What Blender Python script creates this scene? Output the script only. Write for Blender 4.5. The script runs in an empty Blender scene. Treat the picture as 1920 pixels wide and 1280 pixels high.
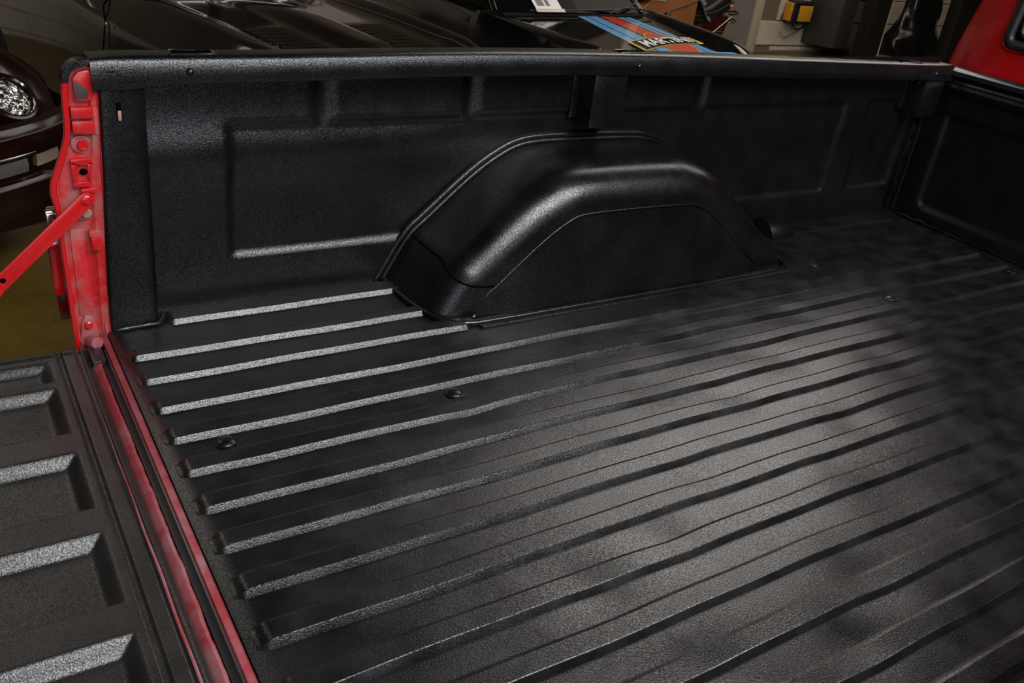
import bpy, bmesh, math, random
from mathutils import Vector, Matrix
random.seed(7)
sc = bpy.context.scene
C = sc.collection
R = math.radians

# ------------------------------------------------------------------ camera
cam_d = bpy.data.cameras.new('camera'); cam = bpy.data.objects.new('camera', cam_d); C.objects.link(cam)
cam_d.sensor_width = 36.0
cam_d.lens = 1671.2 / 1920 * 36.0
cam_d.clip_start = 0.02
CAMP = Vector((-0.2282, -1.6951, 0.8744)); YAW, PITCH, ROLL = 0.9513, -0.4893, 0.1354
fw = Vector((math.cos(YAW) * math.cos(PITCH), math.sin(YAW) * math.cos(PITCH), math.sin(PITCH)))
rt = fw.cross(Vector((0, 0, 1))).normalized(); up = rt.cross(fw)
r2 = rt * math.cos(ROLL) + up * math.sin(ROLL); u2 = -rt * math.sin(ROLL) + up * math.cos(ROLL)
cam.matrix_world = Matrix(((r2.x, u2.x, -fw.x, CAMP.x), (r2.y, u2.y, -fw.y, CAMP.y), (r2.z, u2.z, -fw.z, CAMP.z), (0, 0, 0, 1)))
sc.camera = cam

# ------------------------------------------------------------------ world, lights, exposure
w = bpy.data.worlds.new('world'); sc.world = w; w.use_nodes = True
w.node_tree.nodes['Background'].inputs[0].default_value = (0.9, 0.85, 0.78, 1)
w.node_tree.nodes['Background'].inputs[1].default_value = 0.006
vs = sc.view_settings
vs.view_transform = 'Standard'; vs.look = 'None'; vs.exposure = 0.0; vs.gamma = 1.0; vs.use_curve_mapping = False
def area(name, loc, sx, sy, power, col, target=None):
    d = bpy.data.lights.new(name, 'AREA'); d.shape = 'RECTANGLE'; d.size = sx; d.size_y = sy; d.energy = power; d.color = col
    o = bpy.data.objects.new(name, d); C.objects.link(o); o.location = loc
    if target is not None:
        o.rotation_euler = (Vector(target) - Vector(loc)).to_track_quat('-Z', 'Y').to_euler()
    return o
area('ceiling_light_near', (1.15, -3.0, 2.6), 3.5, 2.5, 300, (0.97, 0.98, 1.0))
area('ceiling_light_cab', (4.7, 1.72, 2.7), 4.6, 2.15, 118, (1.0, 0.94, 0.90))
area('back_wall_fill', (8.6, 4.2, 2.6), 6.5, 1.4, 60, (1.0, 0.88, 0.70))  # added fill that brightens the back wall and its reflection in the bonnets
area('ceiling_light_left', (-1.15, 3.5, 2.7), 2.4, 2.8, 30, (1.0, 0.93, 0.82))
area('garage_door_daylight', (-2.3, -6.6, 1.2), 8.6, 2.4, 125, (0.86, 0.92, 1.0), (-2.3, 0.0, 1.2))

# ------------------------------------------------------------------ materials
def nodes(m):
    m.use_nodes = True; nt = m.node_tree; return nt, nt.nodes['Principled BSDF']
def setp(b, **k):
    for n, v in k.items():
        n = n.replace('_', ' ')
        if n in b.inputs: b.inputs[n].default_value = v
def plain(name, col, rough=0.5, metal=0.0, coat=0.0, spec=0.5, emit=None, estr=0.0):
    m = bpy.data.materials.new(name); nt, b = nodes(m)
    b.inputs['Base Color'].default_value = (*col, 1); b.inputs['Roughness'].default_value = rough
    b.inputs['Metallic'].default_value = metal; b.inputs['Coat Weight'].default_value = coat
    b.inputs['Coat Roughness'].default_value = 0.05; b.inputs['Specular IOR Level'].default_value = spec
    if emit: b.inputs['Emission Color'].default_value = (*emit, 1); b.inputs['Emission Strength'].default_value = estr
    return m
def tex(nt, scale, detail=2.0, rough=0.5, coord='Object', stretch=None):
    tc = nt.nodes.new('ShaderNodeTexCoord'); n = nt.nodes.new('ShaderNodeTexNoise')
    n.inputs['Scale'].default_value = scale; n.inputs['Detail'].default_value = detail; n.inputs['Roughness'].default_value = rough
    if stretch:
        mp = nt.nodes.new('ShaderNodeMapping'); mp.inputs['Scale'].default_value = stretch
        nt.links.new(tc.outputs[coord], mp.inputs[0]); nt.links.new(mp.outputs[0], n.inputs['Vector'])
    else: nt.links.new(tc.outputs[coord], n.inputs['Vector'])
    return n
def ramp(nt, src, stops):
    r = nt.nodes.new('ShaderNodeValToRGB'); e = r.color_ramp.elements
    e[0].position, e[0].color = stops[0][0], (*stops[0][1], 1); e[1].position, e[1].color = stops[-1][0], (*stops[-1][1], 1)
    for p, c in stops[1:-1]:
        x = e.new(p); x.color = (*c, 1)
    nt.links.new(src, r.inputs[0]); return r
def bump(nt, b, src, strength, dist, prev=None):
    k = nt.nodes.new('ShaderNodeBump'); k.inputs['Strength'].default_value = strength; k.inputs['Distance'].default_value = dist
    nt.links.new(src, k.inputs['Height'])
    if prev: nt.links.new(prev.outputs[0], k.inputs['Normal'])
    nt.links.new(k.outputs[0], b.inputs['Normal']); return k
def liner(name, col, rough, grain, strength, wear=0.0, lump=0.0):
    m = bpy.data.materials.new(name); nt, b = nodes(m)
    n1 = tex(nt, grain, 2.5, 0.6); n2 = tex(nt, 14.0, 3.0)
    r = ramp(nt, n2.outputs[0], [(0.35, tuple(c * 0.8 for c in col)), (0.65, tuple(c * (1.25 + wear) for c in col))])
    nt.links.new(r.outputs[0], b.inputs['Base Color'])
    r2_ = ramp(nt, n2.outputs[0], [(0.3, (rough - 0.04,) * 3), (0.7, (rough + 0.05,) * 3)]); nt.links.new(r2_.outputs[0], b.inputs['Roughness'])
    k = None
    if lump:
        n3 = tex(nt, 9.0, 2.0); k = bump(nt, b, n3.outputs[0], lump, 0.02)
    bump(nt, b, n1.outputs[0], strength, 0.56 / grain, k)
    rs = ramp(nt, n1.outputs[0], [(0.40, (0.22,) * 3), (0.60, (0.95,) * 3)]); nt.links.new(rs.outputs[0], b.inputs['Specular IOR Level'])
    return m
M = {}
M['liner'] = liner('black_bedliner', (0.0035, 0.0038, 0.0045), 0.20, 470, 0.56)
M['liner_floor'] = liner('black_bedliner_worn', (0.005, 0.005, 0.0052), 0.225, 500, 0.36, 0.6, 0.04)
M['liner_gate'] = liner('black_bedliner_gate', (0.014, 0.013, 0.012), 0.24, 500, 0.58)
M['liner_smooth'] = liner('black_bedliner_smooth', (0.003, 0.0032, 0.0038), 0.27, 420, 0.18)
M['liner_post'] = liner('black_bedliner_post', (0.0035, 0.0038, 0.0045), 0.21, 400, 0.45)
M['gap'] = plain('black_gap', (0.002, 0.002, 0.002), 0.8, 0, 0, 0.0)
def redpaint(name, dust, base=(0.47, 0.008, 0.010), mid=(0.40, 0.062, 0.062), pale=(0.28, 0.125, 0.12)):
    m = bpy.data.materials.new(name); nt, b = nodes(m)
    n = tex(nt, 38.0, 5.0, 0.65); n2 = tex(nt, 9.0, 2.0)
    mx = nt.nodes.new('ShaderNodeMath'); mx.operation = 'MULTIPLY'; nt.links.new(n.outputs[0], mx.inputs[0]); nt.links.new(n2.outputs[0], mx.inputs[1])
    lo = 0.34 - dust * 0.28
    r = ramp(nt, mx.outputs[0], [(lo, base), (lo + 0.10, mid), (lo + 0.24, pale)])
    nt.links.new(r.outputs[0], b.inputs['Base Color'])
    b.inputs['Roughness'].default_value = 0.32 + 0.3 * dust; b.inputs['Coat Weight'].default_value = 0.4 * (1 - dust)
    return m
M['red'] = redpaint('red_paint', 0.0)
M['red_dusty'] = redpaint('red_paint_dusty', 0.62)
M['red_clean'] = plain('red_paint_clean', (0.48, 0.005, 0.007), 0.25, 0, 0.4)
M['cab_red'] = plain('red_cab_paint', (0.36, 0.002, 0.003), 0.3, 0, 0.4)
M['sill_red'] = redpaint('red_sill_paint', 0.55, (0.24, 0.025, 0.032), (0.25, 0.06, 0.068), (0.25, 0.11, 0.115))
M['overspray'] = plain('dark_overspray', (0.05, 0.03, 0.035), 0.6)
M['rust_bolt'] = plain('tan_worn_bolt', (0.36, 0.22, 0.17), 0.55, 0.2)
M['chrome'] = plain('chrome', (0.75, 0.76, 0.78), 0.12, 1.0)
M['dull_metal'] = plain('dull_metal', (0.42, 0.41, 0.40), 0.35, 0.9)
M['rubber'] = plain('black_rubber', (0.012, 0.012, 0.013), 0.45)
M['lens_red'] = plain('red_lens', (0.55, 0.01, 0.01), 0.1, 0, 0.6)
M['glass_dark'] = plain('dark_glass', (0.003, 0.0035, 0.003), 0.05, 0, 0.0, 0.05)
M['car_black'] = plain('black_car_paint', (0.004, 0.004, 0.004), 0.12, 0, 1.0)
M['car_maroon'] = plain('dark_maroon_car_paint', (0.010, 0.0025, 0.002), 0.2, 0, 0.15, 0.25)
M['car_brown'] = plain('dark_brown_car_paint', (0.010, 0.007, 0.005), 0.16, 0, 0.75, 0.4)
M['trim_black'] = plain('black_trim', (0.008, 0.008, 0.008), 0.35)
def lampglass():
    m = bpy.data.materials.new('headlamp_reflector'); nt, b = nodes(m)
    n = tex(nt, 55.0, 1.0); r = ramp(nt, n.outputs[0], [(0.40, (0.05, 0.05, 0.045)), (0.5, (0.5, 0.49, 0.44)), (0.60, (0.9, 0.88, 0.82))])
    nt.links.new(r.outputs[0], b.inputs['Base Color']); b.inputs['Roughness'].default_value = 0.18; b.inputs['Metallic'].default_value = 0.85
    bump(nt, b, n.outputs[0], 0.9, 0.02); return m
M['lamp'] = lampglass()
def ribbed(name, col, scale, axis):
    m = bpy.data.materials.new(name); nt, b = nodes(m)
    tc = nt.nodes.new('ShaderNodeTexCoord'); wv = nt.nodes.new('ShaderNodeTexWave'); wv.bands_direction = axis; wv.inputs['Scale'].default_value = scale
    nt.links.new(tc.outputs['Object'], wv.inputs['Vector'])
    b.inputs['Base Color'].default_value = (*col, 1); b.inputs['Roughness'].default_value = 0.2; b.inputs['Metallic'].default_value = 0.4
    b.inputs['Coat Weight'].default_value = 0.6
    bump(nt, b, wv.outputs[1], 0.8, 0.004); return m
M['fog_lens'] = ribbed('ribbed_fog_lens', (0.20, 0.21, 0.20), 90, 'Y')
M['signal_lens'] = ribbed('ribbed_signal_lens', (0.34, 0.29, 0.20), 70, 'Z')
M['blue'] = plain('light_blue_stripe', (0.16, 0.40, 0.68), 0.2, 0, 0.8)
M['navy'] = plain('navy_stripe', (0.01, 0.02, 0.08), 0.2, 0, 0.8)
M['orange_red'] = plain('orange_red_stripe', (0.62, 0.055, 0.015), 0.2, 0, 0.8)
M['gold'] = plain('gold_outline', (0.60, 0.42, 0.10), 0.3, 0, 0.5)
M['white_print'] = plain('white_print', (0.75, 0.75, 0.74), 0.35)
M['black_print'] = plain('black_print', (0.008, 0.007, 0.006), 0.3, 0, 0.5)
M['paper'] = plain('white_paper', (0.72, 0.70, 0.66), 0.7)
M['grey_print'] = plain('grey_print', (0.16, 0.155, 0.15), 0.7)
def concrete():
    m = bpy.data.materials.new('brown_polished_concrete'); nt, b = nodes(m)
    n = tex(nt, 1.6, 6.0, 0.62); n2 = tex(nt, 60.0, 3.0, 0.7)
    r = ramp(nt, n.outputs[0], [(0.3, (0.08, 0.047, 0.008)), (0.55, (0.15, 0.09, 0.016)), (0.75, (0.20, 0.13, 0.035))])
    r2_ = ramp(nt, n2.outputs[0], [(0.60, (0, 0, 0)), (0.78, (0.25, 0.20, 0.11))])
    mx = nt.nodes.new('ShaderNodeMixRGB'); mx.blend_type = 'ADD'; mx.inputs[0].default_value = 0.6
    nt.links.new(r.outputs[0], mx.inputs[1]); nt.links.new(r2_.outputs[0], mx.inputs[2]); nt.links.new(mx.outputs[0], b.inputs['Base Color'])
    b.inputs['Roughness'].default_value = 0.38; bump(nt, b, n2.outputs[0], 0.25, 0.004); return m
M['concrete'] = concrete()
def painted(name, c0, c1, scale, rough=0.6):
    m = bpy.data.materials.new(name); nt, b = nodes(m)
    n = tex(nt, scale, 4.0, 0.6); r = ramp(nt, n.outputs[0], [(0.3, c0), (0.7, c1)]); nt.links.new(r.outputs[0], b.inputs['Base Color'])
    b.inputs['Roughness'].default_value = rough; bump(nt, b, n.outputs[0], 0.15, 0.004); return m
M['block'] = painted('cream_painted_block', (0.55, 0.48, 0.37), (0.66, 0.59, 0.47), 7.0)
M['mortar'] = plain('dark_mortar', (0.16, 0.13, 0.09), 0.9)
M['door_grey'] = painted('grey_door_paint', (0.19, 0.17, 0.15), (0.23, 0.205, 0.18), 5.0)
M['frame_cream'] = painted('cream_trim_paint', (0.48, 0.41, 0.30), (0.54, 0.47, 0.35), 5.0)
M['wood'] = painted('orange_brown_wood', (0.20, 0.072, 0.018), (0.28, 0.105, 0.028), 9.0, 0.45)
M['old_wood'] = painted('weathered_brown_wood', (0.09, 0.045, 0.015), (0.20, 0.11, 0.04), 20.0, 0.8)
M['leather'] = painted('black_leather', (0.008, 0.008, 0.007), (0.014, 0.013, 0.012), 60.0, 0.34)
M['maroon'] = plain('maroon_paint', (0.05, 0.004, 0.004), 0.25, 0, 0.6)
M['bluegrey'] = painted('blue_grey_cloth', (0.09, 0.13, 0.15), (0.15, 0.20, 0.22), 30.0, 0.8)
M['amber'] = plain('amber_glow_lens', (0.6, 0.16, 0.03), 0.2, emit=(1.0, 0.3, 0.05), estr=0.25)  # weak emission makes the motorcycle's amber reflector glow by itself
M['yellow'] = painted('yellow_orange_plastic', (0.62, 0.27, 0.015), (0.75, 0.36, 0.03), 25.0, 0.4)
M['dark_blue'] = plain('dark_blue_plastic', (0.006, 0.007, 0.02), 0.45)
M['grey_metal'] = painted('grey_metal', (0.03, 0.03, 0.026), (0.045, 0.045, 0.04), 4.0, 0.45)
M['grey_metal_lt'] = painted('grey_metal_light', (0.06, 0.06, 0.052), (0.08, 0.08, 0.07), 4.0, 0.45)
M['black_post'] = plain('black_post_paint', (0.006, 0.006, 0.006), 0.5)
M['black_wrap'] = plain('black_plastic_wrap', (0.006, 0.006, 0.006), 0.22)
M['cable_white'] = plain('white_cable', (0.5, 0.47, 0.40), 0.6)
M['tan'] = plain('tan_board', (0.35, 0.20, 0.10), 0.6)
M['tyre'] = plain('tyre_rubber', (0.012, 0.012, 0.012), 0.8)

# ------------------------------------------------------------------ helpers
def link(name, me, mat, parent=None, kind=None, smooth=False):
    o = bpy.data.objects.new(name, me); C.objects.link(o)
    if mat: me.materials.append(M[mat] if isinstance(mat, str) else mat)
    if smooth:
        for p in me.polygons: p.use_smooth = True
    if parent is not None:
        o.parent = parent
        if parent.type == 'EMPTY' and parent.get('world_parts'): o.location = -parent.location
    if kind: o['kind'] = kind
    return o
def pyd(name, v, f, mat, parent=None, smooth=False, kind=None):
    me = bpy.data.meshes.new(name); me.from_pydata([tuple(p) for p in v], [], f); me.update()
    bm = bmesh.new(); bm.from_mesh(me); bmesh.ops.recalc_face_normals(bm, faces=bm.faces); bm.to_mesh(me); bm.free()
    return link(name, me, mat, parent, kind, smooth)
def bmo(name, bm, mat, parent=None, smooth=False, kind=None):
    bmesh.ops.recalc_face_normals(bm, faces=bm.faces)
    me = bpy.data.meshes.new(name); bm.to_mesh(me); bm.free()
    return link(name, me, mat, parent, kind, smooth)
def autosmooth(o, ang=35):
    me = o.data
    for p in me.polygons: p.use_smooth = True
    me.set_sharp_from_angle(angle=R(ang))
    return o
def add_box(bm, x0, x1, y0, y1, z0, z1, bev=0.0, seg=2):
    t = bmesh.new(); bmesh.ops.create_cube(t, size=1.0)
    for v in t.verts: v.co = Vector(((x0 + x1) / 2 + v.co.x * (x1 - x0), (y0 + y1) / 2 + v.co.y * (y1 - y0), (z0 + z1) / 2 + v.co.z * (z1 - z0)))
    if bev: bmesh.ops.bevel(t, geom=t.edges[:], offset=bev, segments=seg, affect='EDGES', profile=0.5)
    me = bpy.data.meshes.new('t'); t.to_mesh(me); t.free(); bm.from_mesh(me); bpy.data.meshes.remove(me)
def box(name, x0, x1, y0, y1, z0, z1, mat, parent=None, bev=0.0, seg=2):
    bm = bmesh.new(); add_box(bm, x0, x1, y0, y1, z0, z1, bev, seg)
    return autosmooth(bmo(name, bm, mat, parent))
def add_tube(bm, pts, r, n=8, caps=True):
    pts = [Vector(p) for p in pts]; rings = []
    rr = r if isinstance(r, (list, tuple)) else [r] * len(pts)
    prev = None
    for i, p in enumerate(pts):
        d = (pts[min(i + 1, len(pts) - 1)] - pts[max(i - 1, 0)]).normalized()
        a = Vector((0, 0, 1)) if abs(d.z) < 0.9 else Vector((0, 1, 0))
        if prev is not None: a = prev
        u = (a - d * a.dot(d)).normalized(); v = d.cross(u); prev = u
        rings.append([bm.verts.new(p + (u * math.cos(2 * math.pi * k / n) + v * math.sin(2 * math.pi * k / n)) * rr[i]) for k in range(n)])
    for a, b in zip(rings, rings[1:]):
        for k in range(n): bm.faces.new((a[k], a[(k + 1) % n], b[(k + 1) % n], b[k]))
    if caps: bm.faces.new(rings[0][::-1]); bm.faces.new(rings[-1])
def tube(name, pts, r, mat, parent=None, n=8):
    bm = bmesh.new(); add_tube(bm, pts, r, n); return autosmooth(bmo(name, bm, mat, parent), 50)
def disc(name, c, axis, prof, mat, parent=None, n=20):
    """lathe: prof = list of (radius, height along axis)"""
    c = Vector(c); d = Vector(axis).normalized(); a = Vector((0, 0, 1)) if abs(d.z) < 0.9 else Vector((1, 0, 0))
    u = (a - d * a.dot(d)).normalized(); v = d.cross(u); bm = bmesh.new(); rings = []
    for r, h in prof:
        if r < 1e-6: rings.append([bm.verts.new(c + d * h)])
        else: rings.append([bm.verts.new(c + d * h + (u * math.cos(2 * math.pi * k / n) + v * math.sin(2 * math.pi * k / n)) * r) for k in range(n)])
    for p, q in zip(rings, rings[1:]):
        for k in range(n):
            k2 = (k + 1) % n
            if len(p) == 1: bm.faces.new((p[0], q[k2], q[k]))
            elif len(q) == 1: bm.faces.new((p[k], p[k2], q[0]))
            else: bm.faces.new((p[k], p[k2], q[k2], q[k]))
    return autosmooth(bmo(name, bm, mat, parent), 40)
def grid(name, nu, nv, fn, mat, parent=None, skip=None, kind=None):
    v = [fn(i / (nu - 1), j / (nv - 1)) for i in range(nu) for j in range(nv)]
    f = [(i * nv + j, (i + 1) * nv + j, (i + 1) * nv + j + 1, i * nv + j + 1) for i in range(nu - 1) for j in range(nv - 1) if not (skip and skip(i, j))]
    return pyd(name, v, f, mat, parent, True, kind)
def extrude_poly(name, poly, axis, a, b, mat, parent=None, bev=0.0):
    """poly: list of 2D points in the plane normal to axis"""
    def P(p, t):
        return {'x': (t, p[0], p[1]), 'y': (p[0], t, p[1]), 'z': (p[0], p[1], t)}[axis]
    n = len(poly); v = [P(p, a) for p in poly] + [P(p, b) for p in poly]
    f = [tuple(range(n)), tuple(range(2 * n - 1, n - 1, -1))] + [(i, (i + 1) % n, n + (i + 1) % n, n + i) for i in range(n)]
    bm = bmesh.new(); vs_ = [bm.verts.new(p) for p in v]
    for q in f: bm.faces.new([vs_[i] for i in q])
    if bev: bmesh.ops.bevel(bm, geom=bm.edges[:], offset=bev, segments=2, affect='EDGES', profile=0.5)
    return autosmooth(bmo(name, bm, mat, parent), 35)
def thing(name, label, cat, loc=(0, 0, 0), rz=0.0, group=None, world_parts=False):
    o = bpy.data.objects.new(name, None); C.objects.link(o); o.location = loc; o.rotation_euler = (0, 0, rz)
    o['label'] = label; o['category'] = cat
    if group: o['group'] = group
    if world_parts: o['world_parts'] = True
    o.empty_display_size = 0.1
    return o
def tag(o, label, cat, group=None):
    o['label'] = label; o['category'] = cat
    if group: o['group'] = group
    return o
def sstep(a, b, x):
    t = max(0.0, min(1.0, (x - a) / (b - a))); return t * t * (3 - 2 * t)
def lerp_tab(tab, x):
    if x <= tab[0][0]: return tab[0][1]
    for (a, p), (b, q) in zip(tab, tab[1:]):
        if x <= b: return p + (q - p) * (x - a) / (b - a)
    return tab[-1][1]
def smooth_tab(tab, x):
    if x <= tab[0][0]: return tab[0][1]
    for i in range(len(tab) - 1):
        a, p = tab[i]; b, q = tab[i + 1]
        if x <= b:
            m0 = (q - tab[i - 1][1]) / (b - tab[i - 1][0]) if i else (q - p) / (b - a)
            m1 = (tab[i + 2][1] - p) / (tab[i + 2][0] - a) if i + 2 < len(tab) else (q - p) / (b - a)
            t = (x - a) / (b - a); h = b - a
            return (2*t**3 - 3*t*t + 1) * p + (t**3 - 2*t*t + t) * h * m0 + (-2*t**3 + 3*t*t) * q + (t**3 - t*t) * h * m1
    return tab[-1][1]

G = -0.78            # garage floor below the truck bed floor (z = 0 is the bed floor)
BL = 2.46            # bed length
BW = 1.69            # bed width

# ------------------------------------------------------------------ the garage
fl = pyd('floor', [(-9, -7, G), (16, -7, G), (16, 6.2, G), (-9, 6.2, G)], [(0, 1, 2, 3)], 'concrete'); fl['kind'] = 'structure'
WY = 6.1
wall = box('wall_back', -9, 16, WY + 0.012, WY + 0.2, G, 2.9, 'mortar'); wall['kind'] = 'structure'
# painted blocks, each a piece of the wall
bh, bl = 0.29, 0.6
def block_mesh(w_, h_):
    bm = bmesh.new(); add_box(bm, 0, w_, -0.022, 0.0, 0, h_, 0.004, 1)
    bmesh.ops.recalc_face_normals(bm, faces=bm.faces); me = bpy.data.meshes.new('block'); bm.to_mesh(me); bm.free(); me.materials.append(M['block']); return me
b_full = block_mesh(bl - 0.012, bh - 0.012); b_low = block_mesh(bl - 0.012, 0.068)
for r_ in range(-1, 6):
    zz = -0.70 + r_ * bh + 0.006 if r_ >= 0 else G
    for k in range(0, 17):
        xx = 8.26 + k * bl * 0.5 * 2 - (bl / 2 if r_ % 2 else 0)
        if xx < 8.2: continue
        if xx > 15: continue
        o = bpy.data.objects.new('block', b_full if r_ >= 0 else b_low); C.objects.link(o); o.parent = wall; o.location = (xx, WY + 0.020, zz)
    for k in range(0, 25):
        xx = 6.3 - k * bl - (bl / 2 if r_ % 2 else 0)
        if xx < -8 or r_ > 4: continue
        o = bpy.data.objects.new('block', b_full if r_ >= 0 else b_low); C.objects.link(o); o.parent = wall; o.location = (xx - bl, WY + 0.020, zz)
door = box('door_1', 6.5, 8.10, WY - 0.03, WY + 0.02, G + 0.005, 1.4, 'door_grey'); door['kind'] = 'structure'
box('door_rail', 6.5, 8.10, WY - 0.045, WY - 0.025, 0.2, 0.36, 'door_grey', door, 0.004)
for nm, a, b in (('trim_1', 8.10, 8.23), ('trim_2', 6.37, 6.5)):
    t = box(nm, a, b, WY - 0.06, WY + 0.02, G, 1.5, 'frame_cream', None, 0.006); t['kind'] = 'structure'
t = box('shadow_dirt_strip', 8.23, 15, WY - 0.02, WY + 0.01, G, G + 0.03, 'mortar', None, 0.003); t['kind'] = 'structure'  # dark strip standing in for floor shadow and dirt along the wall foot

# ------------------------------------------------------------------ pickup truck
truck = thing('pickup_truck', 'red pickup truck with black spray-lined bed and lowered tailgate', 'truck', (1.2, -0.82, G), world_parts=True)

DENTS = [(0.514, -0.56, .045, -.004), (0.9, -0.60, .07, -.003), (1.03, -0.70, .05, -.004), (1.25, -0.62, .06, -.003), (1.2, -0.86, .06, -.004), (0.78, -0.86, .06, -.004),
         (0.62, -0.98, .05, -.005), (0.85, -1.18, .06, -.005), (1.05, -1.08, .08, -.004), (0.45, -1.02, .05, -.004), (1.5, -0.72, .07, -.004), (1.7, -0.62, .05, -.003),
         (0.72, -1.26, .05, -.005), (1.25, -1.22, .07, -.005), (1.6, -1.0, .08, -.004), (0.35, -0.66, .06, -.002), (1.45, -0.48, .05, -.003), (0.12, -0.56, .05, -.002),
         (0.95, -1.35, .06, -.005), (0.5, -1.2, .05, -.004), (1.9, -0.8, .09, -.004), (1.1, -0.48, .06, -.003), (0.98, -0.95, .05, .003), (0.66, -0.75, .05, .003)]
def dent(x, y):
    d = 0.0
    for a, b, s, h in DENTS:
        q = ((x - a) ** 2 + (y - b) ** 2) / (s * s)
        if q < 9: d += h * math.exp(-q)
    return d + 0.0007 * math.sin(7.3 * x + 2.1 * math.sin(5 * y)) * math.sin(6.1 * y + 1.3)
# floor sheet
def ffloor(u, v):
    x = -0.004 + u * (BL + 0.004); y = -v * BW
    z = dent(x, y)
    if x < 0.002: z -= (0.002 - x) * 1.2
    return (x, y, z)
bed_floor = grid('bed_floor', 165, 110, ffloor, 'liner_floor', truck)
RH, RA, RW = 0.0100, 0.008, 0.050
def rib(yb, x0, x1, width=RW, h=RH, kn=0):
    """raised floor rib: yb is the foot of the slope that faces the near side"""
    n = max(8, int((x1 - x0) / 0.022)); EL = .020
    xs = [x0 + EL * k / 9 for k in range(10)] + [x0 + EL + (x1 - x0 - 2 * EL) * i / n for i in range(1, n)] + [x1 - EL * k / 9 for k in range(9, -1, -1)]
    v = []; f = []; ph = random.random() * 6
    for x in xs:
        t = min(1.0, max(0.0, (x - x0) / EL), max(0.0, (x1 - x) / EL)); e = t * t * (3 - 2 * t)
        wob = 0.0012 * math.sin(9 * x + ph) + 0.0008 * math.sin(23 * x + 2 * ph)
        ins = 0.013 * (1 - math.sqrt(max(0, 1 - (1 - t) ** 2)))
        prof = [(0 + ins, -0.001), (0.0006 + ins, 0.0), (RA - 0.0004 + ins, h * e - 0.0006 * e), (RA + 0.0008 + ins, h * e), ((width) / 2, h * e),
                (width - RA - 0.0050 - ins, h * e), (width - RA - ins, h * e - 0.0017 * e), (width - ins, -0.001)]
        for dy, dz in prof:
            y = yb + dy + wob; v.append((x, y, dz + dent(x, y)))
    m = 8
    for i in range(len(xs) - 1):
        for j in range(m - 1): f.append((i * m + j, (i + 1) * m + j, (i + 1) * m + j + 1, i * m + j + 1))
    o = pyd('floor_rib', v, f, 'liner_floor', bed_floor); autosmooth(o, 16); return o
rib(-0.075, 0.10, 0.63, 0.06); rib(-0.195, 0.006, 0.66, 0.042); rib(-0.281, 0.006, 0.68)
rib(-0.075, 1.80, 2.40, 0.05, 0.004); rib(-0.195, 1.78, 2.40, 0.05, 0.004); rib(-0.281, 1.76, 2.41, 0.05, 0.005)
for i in range(13):
    rib(-0.381 - 0.0922 * i, 0.006, 2.41)
# small carriage-bolt heads in the floor
for bx_, by_ in ((0.094, -0.494), (0.514, -0.494), (1.804, -0.494), (2.371, -0.494), (0.094, -1.14), (1.804, -1.14)):
    disc('bolt_head', (bx_, by_, dent(bx_, by_) + .0015), (0, 0, 1), [(0.019, -0.004), (0.019, 0.001), (0.0165, 0.0018), (0.015, 0.0012), (0.0125, 0.0035), (0.006, 0.0055), (0, 0.006)], 'liner_smooth', bed_floor)
# sealer bead along the front edge and wall foot
bm = bmesh.new()
for i in range(26):
    y = -0.03 - i * 0.062; add_tube(bm, [(BL - 0.012 + 0.004 * math.sin(i * 2.3), y, 0.004), (BL - 0.010, y - 0.03, 0.007 + 0.003 * math.sin(i * 1.7)), (BL - 0.012, y - 0.062, 0.004)], [0.004, 0.007, 0.004], 6)
autosmooth(bmo('sealer_bead', bm, 'liner_smooth', bed_floor), 60)

RAILDZ = [(0, 0.0), (.3, .003), (.8, .011), (1.3, .007), (1.8, -.004), (2.46, -.019), (2.6, -.02)]
def rdz(x): return smooth_tab(RAILDZ, x)
WHO = [(0.536, -0.098), (0.594, 0.0), (0.652, 0.098), (0.70, 0.142), (0.80, 0.228), (0.872, 0.276), (0.94, 0.301), (1.06, 0.305), (1.24, 0.302), (1.31, 0.295), (1.38, 0.270), (1.46, 0.215), (1.60, 0.105), (1.70, 0.022), (1.80, -0.065)]

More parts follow.
